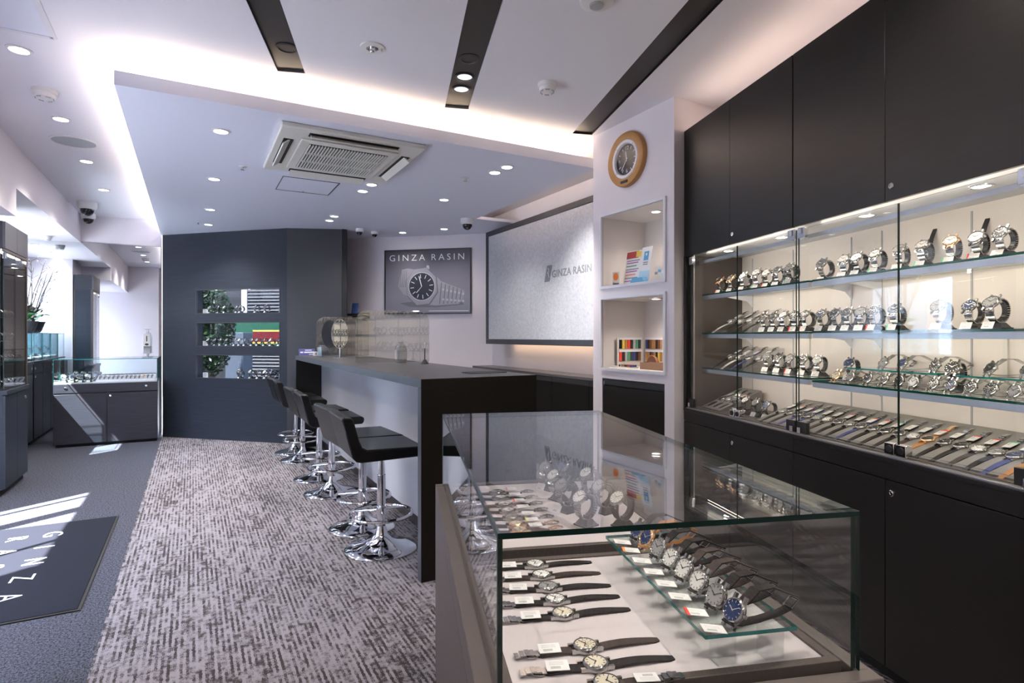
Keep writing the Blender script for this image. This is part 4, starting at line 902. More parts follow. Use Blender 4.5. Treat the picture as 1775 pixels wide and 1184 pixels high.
def shelf_row(shelf, z, items):
    """items: (s, n, kind, key or None, extra) in order away from the pillar"""
    grp = 'watches on the %s cabinet shelf' % shelf
    for i, (s_, n_, kind, key, ex) in enumerate(items):
        od = ORD[i+1]; where = '%s watch from the pillar, %s cabinet shelf' % (od, shelf)
        if key is None: key = (ST if kind in 'cl' else FL)[rnd.randrange(5)]
        lab = '%s, %s from the pillar on the %s cabinet shelf' % (desc(key), od, shelf)
        st = STRIPES[rnd.randrange(7)]
        if kind == 'c':
            standing_watch(key, lab, where, wA(n_, s_, z + ex.get('dz', 0)), FAN + R(rnd.uniform(4, 20)), grp, rnd.uniform(44, 58), st, sub=rnd.random() < .4, scale=ex.get('sc', 1.0)*1.15, mktag=ex.get('tag', True))
        elif kind == 'l':       # strapped loop resting low on the glass
            pillow_watch(key, lab, wA(n_, s_, z + ex.get('dz', 0)), FAN + R(rnd.uniform(-14, -2)), grp, rnd.uniform(54, 66), rnd.random() < .4, 1.12)
        elif kind == 'f':       # laid flat on a slope, long strap towards the front
            M_ = Matrix.Translation(wA(n_, s_, z + ex.get('dz', .0))) @ Matrix.Rotation(FA + math.pi + R(ex.get('a', 0)), 4, 'Z') @ Matrix.Rotation(R(ex.get('sl', 20)), 4, 'Y') @ Matrix.Translation((0, 0, .004)) @ Matrix.Scale(1.12, 4)
            flat_watch(key, lab, where, M_, grp, ex.get('st', st), sub=rnd.random() < .4, tagoff=-.05)
G, Wt, T_ = 'gold', 'strap_white', 'strap_tan'
row = [(s_, 1.84, 'c', None, {}) for s_ in (3.006, 2.891, 2.778, 2.654, 2.579, 2.5, 2.416, 2.352, 2.263, 2.160, 2.075, 2.000, 1.911, 1.805, 1.71, 1.605, 1.515, 1.435)]
for i in (0, 1): row[i] = (row[i][0], 1.84, 'c', K('gold', 'dial_black', 'steel'), {})
row[3] = (2.66, 1.84, 'c', ST[1], {'sc': 1.1}); row[8] = (2.263, 1.90, 'c', ST[0], {'sc': 1.12}); row[7] = (2.352, 1.80, 'c', ST[2], {}); row[9] = (2.16, 1.92, 'c', ST[2], {})
for i, k in ((11, ST[1]), (12, ST[2]), (13, ST[2]), (14, ST[1]), (15, K('gold', 'dial_white', 'steel')), (16, ST[1]), (17, ST[0])): row[i] = (row[i][0], 1.84, 'c', k, {})
shelf_row('top', 1.4525, row)
g_ = 'watches leaning on the back of the top cabinet shelf'
for i, s_ in enumerate((1.852, 1.651)):
    M_ = Matrix.Translation(wA(2.0, s_, 1.535)) @ Matrix.Rotation(FA, 4, 'Z') @ Matrix.Rotation(R(-68), 4, 'Y')
    w_ = 'strap watch leaning behind the top cabinet shelf row, ' + ('pillar side' if i == 0 else 'window side')
    flat_watch(FL[0], 'black ' + w_, 'leaning ' + w_.replace(' leaning', ''), M_, g_, 'tag_red', tagoff=-.05)
row = [(s_, 1.88, 'f', FL[i % 3], {'dz': .055, 'sl': 28}) for i, s_ in enumerate((2.985, 2.89, 2.80, 2.70))]
row[0] = (2.985, 1.88, 'f', K('steel', 'dial_silver', 'strap_white'), {'dz': .055, 'sl': 28})
row += [(s_, 1.84, 'c', None, {}) for s_ in (2.60, 2.525, 2.45, 2.375, 2.30, 2.20, 2.12, 2.05, 1.985, 1.92, 1.825, 1.644, 1.535, 1.462)]
for i, k in ((-4, ST[0]), (-3, ST[2]), (-2, ST[3]), (-1, ST[2])): row[i] = (row[i][0], 1.84, 'c', k, {'sc': 1.08 if i in (-3, -1) else 1.0})
shelf_row('second', 1.2325, row)
row = [(s_, 1.88, 'f', [FL[0], K('steel', 'dial_white', 'strap_white'), FL[3], FL[1]][i], {'dz': .055, 'sl': 28}) for i, s_ in enumerate((2.985, 2.90, 2.81, 2.72))]
row += [(s_, 1.87, 'c', None, {}) for s_ in (2.62, 2.53, 2.44, 2.35, 2.26)]
row += [(2.13, 1.92, 'c', ST[3], {'dz': -.008}), (2.093, 1.80, 'l', K('gold', 'dial_cream', 'steel'), {'dz': -.008})]
row += [(s_, 1.80, 'l', None, {'dz': -.008}) for s_ in (2.017, 1.929, 1.853, 1.787, 1.727, 1.651, 1.586, 1.519, 1.455, 1.386)]
row += [(s_, 1.89, 'l', None, {'dz': .051}) for s_ in (1.948, 1.86, 1.725, 1.529, 1.416)]
row += [(1.645, 1.90, 'c', ST[0], {'dz': -.008, 'sc': 1.1, 'tag': False})]
row.sort(key=lambda q: -q[0]); shelf_row('third', 1.0305, row)
row = [(s_, 1.86, 'f', FL[i], {'dz': .045, 'sl': 22}) for i, s_ in enumerate((3.03, 2.97, 2.91))] + [(s_, 1.83, 'c', ST[i], {'sc': .95}) for i, s_ in enumerate((2.83, 2.74, 2.65, 2.56))]
lowc = [FL[1], FL[0], FL[3], FL[3], FL[1], FL[2], FL[0], FL[1], FL[3], FL[0], FL[0], FL[0], FL[2], FL[4], FL[0], FL[0], FL[2], FL[1], K('steel', 'dial_blue', 'strap_blue'), K('steel', 'dial_black', 'strap_tan'), K('steel', 'dial_silver', 'strap_tan')]
for i, s_ in enumerate((2.49, 2.43, 2.37, 2.31, 2.25, 2.19, 2.125, 2.065, 2.005, 1.945, 1.885, 1.825, 1.765, 1.705, 1.645, 1.585, 1.525, 1.468, 1.415, 1.362, 1.31)):
    row.append((s_, 1.845, 'f', lowc[i], {'dz': .040, 'sl': 20, 'st': [None, 'tag_red', 'tag_red', 'tag_green', None, None, 'tag_red'][i % 7]}))
shelf_row('lowest', .7985, row)
# sloped boards the laid-out watches rest on
for i, (sa, sb_, n0, n1, z0, h0, h1, lab) in enumerate(((2.53, 1.22, 1.73, 2.00, .7985, .004, .098, 'long dark sloped board under the strap watches on the lowest cabinet shelf'), (3.07, 2.875, 1.74, 2.00, .7985, .004, .108, 'short dark sloped board beside the pillar on the lowest cabinet shelf'),
        (3.05, 2.65, 1.765, 1.99, 1.2325, .003, .118, 'clear sloped board beside the pillar on the second cabinet shelf'), (3.05, 2.67, 1.765, 1.99, 1.0305, .003, .118, 'clear sloped board beside the pillar on the third cabinet shelf'))):
    t = thing('display_slope', lab, 'display board', wA(n0, sa, z0), FAN, 'sloped watch boards')
    d_ = n1 - n0; MB().prism([(0, 0), (d_, 0), (d_, h1), (0, h0)], 0, sa - sb_, 'x').build('wedge', 'slope_dark' if i < 2 else 'slope_clear', t); MB().box(0, sa - sb_, -.004, 0, 0, h0 + .008).build('front_lip', 'acrylic_block', t)

# ================================================================ NEAR GLASS SHOWCASE (C frame)
SW, SL, ST_, SD = .545, 1.186, .95, .712
def wire(rzC=0): return FC + rzC
sc = thing('glass_showcase', 'large glass counter showcase on a brown wood base, near the camera', 'showcase', wC(0, 0, 0), FC)
rim = .022; g6 = .008
MB().box(-rim, SW + rim, -rim, SL + rim, .08, .655).build('base', 'showcase_wood', sc, bevel=.002)
MB().box(.02, SW - .02, .02, SL - .02, 0, .08).build('plinth', 'black_matte', sc)
for a in ((-rim, SW + rim, -rim, .004), (-rim, SW + rim, SL - .004, SL + rim), (-rim, .004, .004, SL - .004), (SW - .004, SW + rim, .004, SL - .004)): MB().box(*a, .655, SD).build('rim_rail', 'showcase_wood', sc, bevel=.002)
MB().box(.004, SW - .004, .004, SL - .004, .655, .690).build('deck', 'tray_frame', sc)
MB().pane(0, SW, 0, SL, ST_ - .008, ST_, 'z').build('top_glass', ['clear_glass', 'glass_edge'], sc)
MB().pane(0, SW, 0, g6, SD - .02, ST_ - .0082, 'y').build('front_glass', ['clear_glass', 'glass_edge'], sc)
MB().pane(0, SW, SL - g6, SL, SD - .02, ST_ - .0082, 'y').build('end_glass', ['clear_glass', 'glass_edge'], sc)
MB().pane(0, g6, g6 + .0005, SL - g6 - .0005, SD - .02, ST_ - .0082, 'x').build('side_glass', ['clear_glass', 'glass_edge'], sc)
MB().pane(SW - g6, SW, g6 + .0005, SL - g6 - .0005, SD - .02, ST_ - .0082, 'x').build('side_glass', ['clear_glass', 'glass_edge'], sc)
for i, (y0, y1) in enumerate(((.02, .505), (.555, 1.165))):
    t = thing('display_tray', 'white display tray with dark frame in the showcase, ' + ('beside the glass riser' if i == 0 else 'carrying the standing watches'), 'tray', wC(.014, y0, .690), FC, 'white showcase trays')
    w_, l_ = SW - .028, y1 - y0
    for a in ((0, w_, 0, .016), (0, w_, l_ - .016, l_), (0, .016, .016, l_ - .016), (w_ - .016, w_, .016, l_ - .016)): MB().box(*a, 0, .028).build('tray_frame', 'tray_frame', t, bevel=.001)
    MB().box(.016, w_ - .016, .016, l_ - .016, 0, .024).build('liner', 'tray_white', t)
TZ = .7142
WL = [K('steel', 'dial_white', 'strap_black'), K('steel', 'dial_silver', 'strap_black'), K('steel', 'dial_white', 'strap_brown'), K('steel', 'dial_cream', 'strap_brown'), K('steel', 'dial_cream', 'strap_black')]
g_ = 'strap watches laid in the showcase tray beside the riser'
for i, y in enumerate((.459, .402, .345, .290, .235, .125, .075, .026)):
    od = ORD[8 - i]; rev = (i == 7); key = [WL[0], WL[2], WL[1], WL[0], WL[4], WL[3], WL[4], WL[3]][i]
    M_ = Matrix.Translation(wC(.154 + (.006 if i > 4 else 0), y, TZ + .002)) @ Matrix.Rotation(FC + (math.pi if rev else 0) + R((1, 0, -2, 1, 2, 3, 1, 0)[i]), 4, 'Z')
    flat_watch(key, '%s, %s from the near edge, showcase tray beside the riser' % (desc(key), od), '%s watch from the near edge, tray beside the riser' % od, M_, g_, sub=i in (0, 2, 3, 5), tagrot=R(-6), tagoff=-.060)
g_ = 'watches laid in the far showcase tray'
for i, y in enumerate((.681, .727, .785, .846, .908, .978, 1.039)):
    od = ORD[i + 1]; key = [K('gold', 'dial_cream', 'strap_brown'), K('gold', 'dial_cream', 'strap_brown'), WL[1], WL[0], WL[2], WL[0], WL[1]][i]
    M_ = Matrix.Translation(wC(.163, y, TZ + .002)) @ Matrix.Rotation(FC + math.pi + R((3, 1, -2, 1, 2, -1, 1)[i]), 4, 'Z')
    flat_watch(key, '%s, %s from the near end in the far showcase tray' % (desc(key), od), '%s laid watch from the near end, far showcase tray' % od, M_, g_, [None, 'tag_yellow', None, None, 'tag_red', None, 'tag_red'][i], sub=i % 2 == 0, tagrot=math.pi, tagoff=-.048)
g_ = 'watches on stands in the far showcase tray'
for i, (x, y) in enumerate(((.339, 1.064), (.336, .944), (.329, .828), (.345, .703), (.442, .955), (.430, .80), (.438, .677), (.40, 1.06))):
    key = [ST[2], ST[1], ST[2], ST[1], ST[1], ST[2], K('steel', 'dial_white', 'strap_black'), ST[3]][i]; od = ORD[i+1]
    pos = ['at the far corner', 'second along the middle row', 'third along the middle row', 'at near end of middle row', 'midway beside the glass', 'past the middle beside glass', 'at near corner by the riser', 'beside the far corner watch'][i]
    standing_watch(key, '%s on stand %s, showcase' % (desc(key), pos), 'showcase tray watch ' + pos, wC(x, y, TZ), FC + R(-62), g_, 42, scale=1.12, sub=i % 2 == 0, mktag=i in (0, 2, 5))
rs = thing('glass_riser', 'clear glass riser shelf on acrylic blocks inside the near showcase', 'riser', wC(.312, .028, TZ), FC)
MB().pane(0, .15, 0, .43, .052, .058, 'z').build('plate', ['shelf_glass', 'riser_edge'], rs)
for x in (.045, .125):
    for y in (.03, .215, .39): MB().box(x - .016, x + .016, y - .013, y + .013, 0, .052).build('block', 'acrylic_block', rs, bevel=.002)
g_ = 'strap watches standing on the showcase riser'
RK = [K('steel', 'dial_blue', 'strap_black'), K('gold', 'dial_blue', 'strap_tan'), K('steel', 'dial_silver', 'strap_black'), K('steel', 'dial_white', 'strap_black'), K('steel', 'dial_white', 'strap_brown'), K('steel', 'dial_white', 'strap_brown'), K('steel', 'dial_silver', 'strap_black'), K('steel', 'dial_blue', 'strap_black')]
for i, y in enumerate((.415, .368, .312, .258, .206, .154, .098, .046)):
    key = RK[i]; od = ORD[8 - i]
    pillow_watch(key, '%s, %s from the near edge on the showcase riser' % (desc(key), od), wC(.366, y, TZ + .058), FC + R(-78), g_)
    price_tag('white price tag of the %s watch from the near edge, showcase riser' % od, Matrix.Translation(wC(.330, y - .016, TZ + .0592)) @ Matrix.Rotation(FC + R(-12), 4, 'Z') @ Matrix.Rotation(R(5), 4, 'Y'), g_ + ', price tags', [None, 'tag_orange', None, None, None, None, 'tag_red', None][i])

# ================================================================ WALL MIRROR, FAR SHOWCASE, GLASS PEDESTALS, ENTRANCE CABINET
t = thing('wall_mirror', 'frameless full-height wall mirror behind the far showcase', 'mirror', wB(-2.03, 8.215, 0), FB)
MB().box(0, 1.695, 0, .006, .0, 2.295).build('mirror_glass', 'mirror', t); MB().box(0, 1.70, -.004, .006, 2.295, 2.303).build('top_channel', 'satin_steel', t)
FX0, FX1, FY0, FY1 = -1.312, -.352, 7.815, 8.195
fs = thing('far_showcase', 'dark slate showcase with glass top standing before the wall mirror', 'showcase', wB(FX0, FY0, 0), FB)
fw, fl = FX1 - FX0, FY1 - FY0
MB().box(0, fw, .016, fl, .03, .685).build('body', 'slate_laminate', fs); MB().box(.02, fw - .02, .03, fl - .02, 0, .03).build('plinth', 'black_matte', fs)
dr = MB().box(.002, fw - .002, 0, .016, .592, .688).build('drawer', 'slate_laminate', fs, bevel=.001)
for x in (.11, fw - .11): lock(dr, x, 0, .642, .014)
MB().box(.02, fw*.5, .004, .0155, .575, .592).build('finger_gap', 'black', fs)
for k in range(2):
    d = MB().box(k*fw/2 + .002, (k+1)*fw/2 - .002, 0, .016, .035, .574).build('door', 'slate_laminate', fs, bevel=.001)
    if k: lock(d, fw/2 + .03, 0, .545, .014)
for a, ax in (((0, fw, 0, .006, .688, .952), 'y'), ((0, .006, .0065, fl - .0065, .688, .952), 'x'), ((fw - .006, fw, .0065, fl - .0065, .688, .952), 'x'), ((0, fw, 0, fl, .9522, .960), 'z')): MB().pane(*a, ax).build('glass_pane', ['case_glass', 'riser_edge'], fs)
MB().box(.008, fw - .008, .008, fl - .008, .686, .700).build('deck', 'tray_white', fs)
t = thing('display_tray', 'white sloped tray of strap watches inside the far showcase', 'tray', wB(FX0 + .37, FY0 + .05, .700), FB)
MB().prism([(0, 0), (.26, 0), (.26, .06), (0, .012)], 0, .56, 'x').build('wedge', 'tray_white', t); MB().box(0, .56, -.006, 0, 0, .02).build('front_lip', 'white_trim', t)
g_ = 'strap watches in the far showcase'
for i in range(13):
    key = FL[(0, 0, 1, 0, 0, 2, 0, 1, 0, 0, 4, 0, 0)[i]]
    M_ = Matrix.Translation(wB(FX0 + .40 + .0415*i, FY0 + .19, .748)) @ Matrix.Rotation(FB - R(90), 4, 'Z') @ Matrix.Rotation(R(11), 4, 'Y') @ Matrix.Scale(.82, 4)
    flat_watch(key, '%s, %s from the dark partition in the far showcase' % (desc(key), ORD[13 - i]), '', M_, g_, mktag=False, buckle=False)
g_ = 'standing watches in the far showcase'
for i in range(9):
    key = ST[i % 5]; p = wB(FX0 + .06 + .036*i, FY0 + (.10 if i % 2 else .21), .7005)
    standing_watch(key, '%s on stand, %s from the pedestals in the far showcase' % (desc(key), ORD[i+1]), '%s standing watch from the pedestals, far showcase' % ORD[i+1], p, FB + R(-10), g_, 55, stripe='tag_yellow' if i == 5 else None, mktag=i % 2 == 1, scale=1.05)
# hand sanitizer dispenser on the far showcase
t = thing('soap_dispenser', 'white touch-free sanitizer dispenser on a slim stand on the far showcase', 'dispenser', wB(-.47, 8.06, .960), FB)
MB().box(-.05, .05, -.05, .05, 0, .006).build('base', 'satin_steel', t, bevel=.002); MB().cyl((0, .02, .004), (0, .02, .30), .006, 12).build('pole', 'satin_steel', t)
MB().prism([(-.030, .13), (.030, .13), (.036, .16), (.036, .27), (.026, .29), (-.026, .29), (-.036, .27), (-.036, .16)], -.03, .012, 'y').build('body', 'white_plastic', t, bevel=.005)
MB().box(-.005, .005, -.0325, -.030, .19, .255).build('level_slot', 'black', t); MB().prism(circle(.020, 20, 0, .155, .012), -.0325, -.030, 'y').build('sensor', 'black', t)
MB().box(-.038, .038, -.045, .012, .045, .052).build('drip_tray', 'grey_plastic', t); MB().box(-.034, .034, -.004, .010, .052, .13).build('back_plate', 'grey_plastic', t); MB().box(-.03, .03, -.01, .012, .335, .340).build('top_bracket', 'satin_steel', t); MB().cyl((0, .02, .29), (0, .02, .338), .004, 8).build('bracket_post', 'satin_steel', t)
# glass pedestals in the alcove
PS = [6.42, 6.865, 7.31, 7.755, 8.20]
for i in range(4):
    od = ORD[i+1]; t = thing('display_pedestal', 'tall dark pedestal under a glass case, %s counted towards the wall mirror' % od, 'pedestal', wB(-1.551, PS[i] + .004, 0), FP, 'dark pedestals in the window alcove')
    w_ = PS[i+1] - PS[i] - .008
    MB().box(0, w_, .016, .40, .05, .90).build('body', 'blue_laminate', t); MB().box(.02, w_ - .02, .04, .38, 0, .05).build('plinth', 'black_matte', t); MB().box(-.002, w_ + .002, -.01, .405, .90, .93).build('top', 'blue_laminate', t, bevel=.002)
    dr = MB().box(.003, w_ - .003, 0, .016, .80, .897).build('drawer', 'blue_laminate', t); lock(dr, w_ - .06, 0, .85, .014); d = MB().box(.003, w_ - .003, 0, .016, .055, .79).build('door', 'blue_laminate', t); lock(d, w_ - .06, 0, .755, .014)
    t = thing('glass_case', 'square glass case with one watch, %s counted towards the wall mirror' % od, 'glass case', wB(-1.551, PS[i] + .02, .930), FP, 'glass cases in the window alcove')
    w_ -= .032
    for a, ax in (((0, w_, .0, .006, 0, .312), 'y'), ((0, w_, .354, .36, 0, .312), 'y'), ((0, .006, .0065, .3535, 0, .312), 'x'), ((w_ - .006, w_, .0065, .3535, 0, .312), 'x'), ((0, w_, 0, .36, .3122, .320), 'z')): MB().pane(*a, ax).build('glass_pane', ['case_glass', 'riser_edge'], t)
    MB().box(.05, w_ - .05, .05, .31, .001, .03).build('plinth_block', 'tray_white', t)
    standing_watch(ST[i], '%s in the %s alcove glass case towards the mirror' % (desc(ST[i]), od), 'watch in the %s alcove glass case towards the mirror' % od, wB(-1.74, PS[i] + .22, .9605), FP, 'watches in the alcove glass cases', 45, mktag=False, scale=1.5)
# flower arrangement
fa = thing('flower_pot', 'dark ribbed flower pot with leaves, blossoms and bare branches on a glass case', 'plant', wB(-1.60, 8.05, 1.2505), FB)
MB().lathe([(.075, 0), (.085, .01)] + [(.09 + .006*k + (.003 if k % 2 else 0), .02 + .018*k) for k in range(6)] + [(.128, .125), (.120, .125), (.115, .10), (0, .10)], 32).build('pot', 'pot', fa)
rl = random.Random(5)
def leaf_mesh(m):
    vs = []; fs = []; n = 6
    for k in range(n + 1):
        f = k/n; w = .035*math.sin(math.pi*min(1, f*.95 + .05))**.8; x = .15*f; z = .05*math.sin(f*2.0) - .03*f*f
        vs += [(x, -w, z + w*.3), (x, 0, z), (x, w, z + w*.3)]
    for k in range(n):
        for j in range(2): fs.append((3*k + j, 3*k + j + 1, 3*k + j + 4, 3*k + j + 3))
    return MB().add(vs, fs).mesh('leaf', m)
for k in range(16):
    a = 2*math.pi*k/16 + rl.uniform(-.2, .2); e = R(rl.uniform(5, 60))
    put('leaf', cached('leaf', leaf_mesh, 'leaf' if k % 3 else 'leaf_dark'), fa, M_=Matrix.Translation((0, 0, .12)) @ Matrix.Rotation(a, 4, 'Z') @ Matrix.Rotation(-e, 4, 'Y') @ Matrix.Translation((.03, 0, 0)) @ Matrix.Scale(.6 if math.sin(a) > .2 else rl.uniform(.8, 1.25), 4))
def blossom_mesh(m):
    mb = MB()
    for k in range(5): mb.lathe([(0, -.004), (.011, .0), (.008, .005), (0, .006)], 8, Matrix.Rotation(2*math.pi*k/5, 4, 'Z') @ Matrix.Translation((.011, 0, 0)) @ Matrix.Rotation(R(-25), 4, 'Y'))
    return mb.mesh('blossom', m)
for k in range(14):
    a = rl.uniform(0, 6.28); r_ = rl.uniform(.03, .12); put('blossom', cached('blos', blossom_mesh, ('blossom', 'paper_white', 'print_purple')[k % 3]), fa, M_=Matrix.Translation((r_*math.cos(a), r_*math.sin(a), rl.uniform(.16, .26))) @ Matrix.Rotation(R(60), 4, Vector((math.sin(a), -math.cos(a), 0))))
for k in range(7):
    a = rl.uniform(3.0, 6.4); l = rl.uniform(.45, .72); dx, dy = math.cos(a)*l*.34, math.sin(a)*l*.34; pts = [(dx*f + rl.uniform(-.01, .01), dy*f + rl.uniform(-.01, .01), .12 + l*f) for f in (0, .25, .5, .75, 1)]
    br = MB().tube(pts, [.005, .0045, .004, .003, .002], 6).build('branch', 'branch', fa); tw = MB(); bl = MB()
    for j in range(7):
        f = rl.uniform(.35, 1); i_ = min(3, int(f*4)); p = Vector(pts[i_]).lerp(Vector(pts[i_+1]), f*4 - i_); q = p + Vector((rl.uniform(-.07, .07), rl.uniform(-.08, .03), rl.uniform(.02, .09))); tw.tube([p, q], [.002, .0012], 5); bl.lathe([(0, -.006), (.007, 0), (.004, .007), (0, .009)], 6, Matrix.Translation(q))
    o = tw.build('twigs', 'branch', br); o['kind'] = 'stuff'; o = bl.build('buds', 'blossom', br); o['kind'] = 'stuff'
# tall display cabinet beside the entrance
ec = thing('entrance_cabinet', 'tall slate display cabinet with glass doors beside the entrance', 'display cabinet', wB(-1.235, 5.66, 0), FP)
EW, ED = 6.342 - 5.66, .225
MB().box(0, EW, .016, ED, .05, .765).build('base', 'blue_laminate', ec); MB().box(0, EW, .03, ED, 0, .05).build('plinth', 'black_matte', ec); MB().box(0, EW + .006, -.012, ED, .765, .80).build('ledge', 'blue_laminate', ec, bevel=.002)
MB().box(0, EW, .016, ED, 1.87, 2.08).build('head_box', 'slate_laminate', ec); MB().box(0, EW, ED - .012, ED, .80, 1.87).build('back_panel', 'inside_brown', ec); MB().box(0, .012, .03, ED - .012, .80, 1.87).build('side_panel', 'blue_laminate', ec); MB().box(EW - .012, EW, .03, ED - .012, .80, 1.87).build('side_panel', 'blue_laminate', ec)
MB().box(EW - .02, EW, .002, .03, .80, 1.87).build('door_post', 'inside_brown', ec); MB().box(0, EW - .02, .002, .02, 1.85, 1.87).build('top_rail', 'inside_brown', ec)
for k in range(2):
    d = MB().box(k*EW/2 + .002, (k+1)*EW/2 - .002, 0, .016, .055, .76).build('door', 'blue_laminate', ec)
    if k == 1: lock(d, EW - .09, 0, .70, .014)
    MB().box(k*EW/2 + .002, (k+1)*EW/2 - .002, 0, .016, 1.875, 2.078).build('head_door', 'head_grey', ec)
    gd = MB().pane(.004 + k*(EW - .03)/2, .002 + (k+1)*(EW - .03)/2, .008, .014, .81, 1.848, 'y').build('glass_door', ['door_glass', 'glass_edge'], ec); MB().box(.022 + k*(EW - .07), .055 + k*(EW - .07), .002, .02, 1.80, 1.845).build('hinge', 'chrome', gd)
for z in (.99, 1.17, 1.35): MB().pane(.013, EW - .013, .035, ED - .013, z, z + .007, 'z').build('shelf', ['shelf_glass', 'shelf_edge'], ec)
MB().box(.05, EW - .05, .04, .055, 1.850, 1.862).build('light_strip', 'led_strip', ec)
for j, z in enumerate((.8005, .9975, 1.1775, 1.3575)):
    sh = ['ledge', 'lowest glass shelf', 'middle glass shelf', 'upper glass shelf'][j]
    for i in range(6):
        key = ST[(i + j) % 5]; standing_watch(key, '%s, %s from the mirror end, entrance cabinet %s' % (desc(key), ORD[i+1], sh), '', wB(-1.235 - .11, 6.342 - .07 - .105*i, z), FP, 'watches in the entrance cabinet', 50, mkstand=False, mktag=False, low=True)
# entrance mat with the shop name woven in
em = thing('entrance_mat', 'dark navy entrance mat with woven pale shop name', 'mat', wB(-.443, 3.156, 0), FB)
MB().box(-.95, 0, 0, 1.504, 0.0, .009).build('pile', 'mat_pile', em, bevel=.003)
for a in ((-.95, 0, -.012, 0), (-.95, 0, 1.504, 1.516), (0, .012, -.012, 1.516), (-.962, -.95, -.012, 1.516)): MB().box(*a, 0, .006).build('border', 'black_matte', em)
for word, x in (('GINZA', -.30), ('RASIN', -.47)):
    for i, ch in enumerate(word):
        s_ = 4.411 - .243*i - 3.156
        put('letter', text_mesh(ch, .140, .001, 1.0, 'letter_white', 'CENTER', -.001), em, M_=Matrix.Translation((x, s_, .0096)) @ Matrix.Rotation(R(-90), 4, 'Z'))

# ================================================================ SHOW WINDOW CONTENTS
def dw(x, y, z): return D0 + Vector((math.cos(DA)*x - math.sin(DA)*y, math.sin(DA)*x + math.cos(DA)*y, z))
for j, (z0, xs) in enumerate(((WZ[0][0], (.51, .64, .73, .81, .89)), (WZ[1][0], (.135, .215, .285, .36, .455, .51, .575, .655, .725, .80, .88, .97)), (WZ[2][0], (.155, .255, .335, .475, .52, .70, .82)))):
    wn = ['lower', 'middle', 'upper'][j]
    g_ = 'watches in the %s show window' % wn
    for i, f in enumerate(xs):
        key = ST[(i*2 + j) % 5]; p = dw(WX0 + f*(WX1 - WX0), .050 + .006*(i % 2), z0 + .0005); sc_ = 1.3 if j == 0 else 1.15
        standing_watch(key, '%s, %s from the mirror side in the %s show window' % (desc(key), ORD[i+1], wn), '%s watch from the mirror side, %s show window' % (ORD[i+1], wn), p, DA + R(-20), g_, 55, scale=sc_)
    for i, (x, z) in enumerate(((WX0 + .05, z0 + .002), (WX1 - .05, z0 + .002))):
        t = thing('notice_card', 'white notice card at the %s end of the %s show window' % (('mirror', 'stool')[i], wn), 'card', dw(x, .092, z), DA, 'notice cards in the show windows')
        MB().box(-.036, .036, 0, .002, 0, .06).build('card', 'paper_white', t)
        for q_ in (.015, .03, .045): MB().box(-.026, .02, -.0012, -.0002, q_, q_ + .006).build('print_line', 'print_grey', t)
    for x in (.22, .68):
        spot('show_window_lamp', dw(WX0 + x, .06, WZ[j][1] - .012), .5, 130, .8, (.95, .97, 1))
        MB().lathe([(.0005, -.003), (.022, -.003), (.026, 0)], 20, Matrix.Translation((WX0 + x, .06, WZ[j][1])), cap=False).build('window_light', 'lens_cool', part)
# ================================================================ STREET BEYOND THE SHOW WINDOWS AND THE ENTRANCE
struct(MB().box(-30, 30, -30, 40, -.30, -.12).build('street', 'asphalt', smooth=False))
hd = thing('street_tree', 'leafy evergreen shrub on the street seen through the show windows', 'tree', (-5.00, 9.5, -.12), 0)
MB().tube([(0, 0, 0), (.05, .02, .5), (0, .05, 1.1), (.02, 0, 1.6)], [.06, .05, .04, .02], 8).build('trunk', 'branch', hd)
for nm, m_, cnt, lo in (('leaves', 'leaf_dark', 2600, 0.0), ('leaves', 'leaf_street', 1200, .3)):
    mb = MB()
    for k in range(cnt):
        d_ = Vector((rl.gauss(0, 1), rl.gauss(0, 1), rl.gauss(0, 1))).normalized()*(rl.uniform(lo, 1)**.4); p = Vector((d_.x*.42, d_.y*.34, 1.45 + d_.z*.80)); a = Vector((rl.uniform(-1, 1), rl.uniform(-1, 1), rl.uniform(-.6, .6))).normalized()*.045; b_ = a.cross(Vector((rl.uniform(-1, 1), rl.uniform(-1, 1), rl.uniform(-1, 1)))).normalized()*.018
        mb.add([p - a, p + b_, p + a, p - b_], [(0, 1, 2, 3)])
    o = mb.build(nm, m_, hd, smooth=False); o['kind'] = 'stuff'
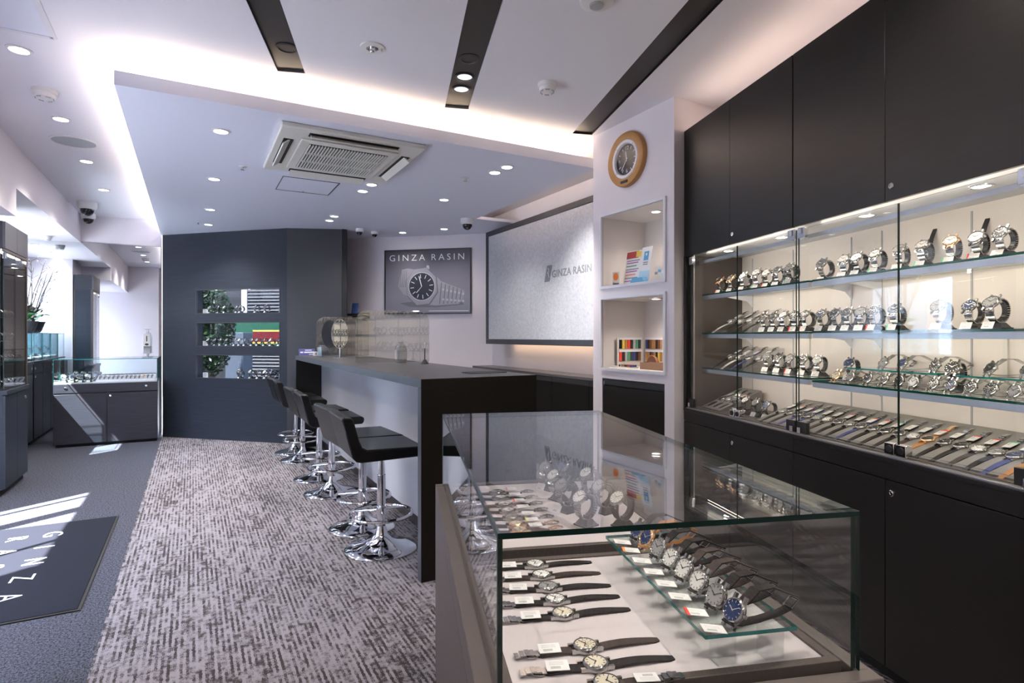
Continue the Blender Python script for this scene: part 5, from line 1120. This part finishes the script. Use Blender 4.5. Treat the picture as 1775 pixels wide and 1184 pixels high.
sh = thing('roller_shutter', 'pale slatted roller shutter on the building across the street', 'shutter', (-5.50, 12.0, -.12), R(-8))
MB().box(-.06, .95, .03, .10, 0, 3.2).build('backing', 'concrete', sh)
for k in range(46): MB().prism([(-.02, .02 + k*.068), (.0, k*.068 + .055), (.03, k*.068 + .068), (.03, k*.068 + .002)], 0, .95, 'x').build('slat', 'shutter', sh)
MB().box(-.12, 0, -.03, .10, 0, 3.2).build('guide_rail', 'white_trim', sh)
bl_ = thing('street_building', 'dark grey building wall across the street', 'building', (-9.0, 12.9, -.12), R(-8))
MB().box(-3, 9, 0, .4, 0, 4.2).build('wall', 'concrete', bl_)
ob = thing('office_building', 'pale grey office building across the street outside the entrance', 'building', wB(-9.5, -4.0, -.12), FP)
MB().box(0, 18, 0, .6, 0, 6.0).build('wall', 'facade', ob)
for k in range(8):
    for z in (.5, 3.3): w_ = MB().box(.5 + 2.2*k, 2.1 + 2.2*k, -.04, 0, z, z + 1.9).build('window_frame', 'frame_slate', ob); MB().box(.56 + 2.2*k, 2.04 + 2.2*k, -.05, -.041, z + .06, z + 1.84).build('pane', 'shade_glass_dark', w_)
sg = thing('street_sign', 'green sign board with a red and yellow band across the street', 'sign', (-5.40, 11.2, .98), R(-8))
MB().box(0, 1.35, 0, .05, 0, .50).build('board', 'sign_green', sg); MB().box(.40, 1.35, -.006, 0, .12, .32).build('red_band', 'sign_red', sg)
for z in (.09, .32): MB().box(.40, 1.35, -.006, 0, z, z + .03).build('yellow_band', 'sign_yellow', sg)
MB().cyl((.1, .03, -1.10), (.1, .03, 0), .03, 10).build('post', 'satin_steel', sg); MB().cyl((1.25, .03, -1.10), (1.25, .03, 0), .03, 10).build('post', 'satin_steel', sg)
ub = thing('utility_box', 'pale blue grey utility box in front of the street sign', 'utility box', (-5.22, 10.5, -.12), R(-8))
MB().box(0, .35, 0, .3, 0, 1.40).build('body', 'box_blue', ub, bevel=.01); MB().box(.02, .33, -.01, 0, .1, 1.2).build('door', 'box_blue', ub)
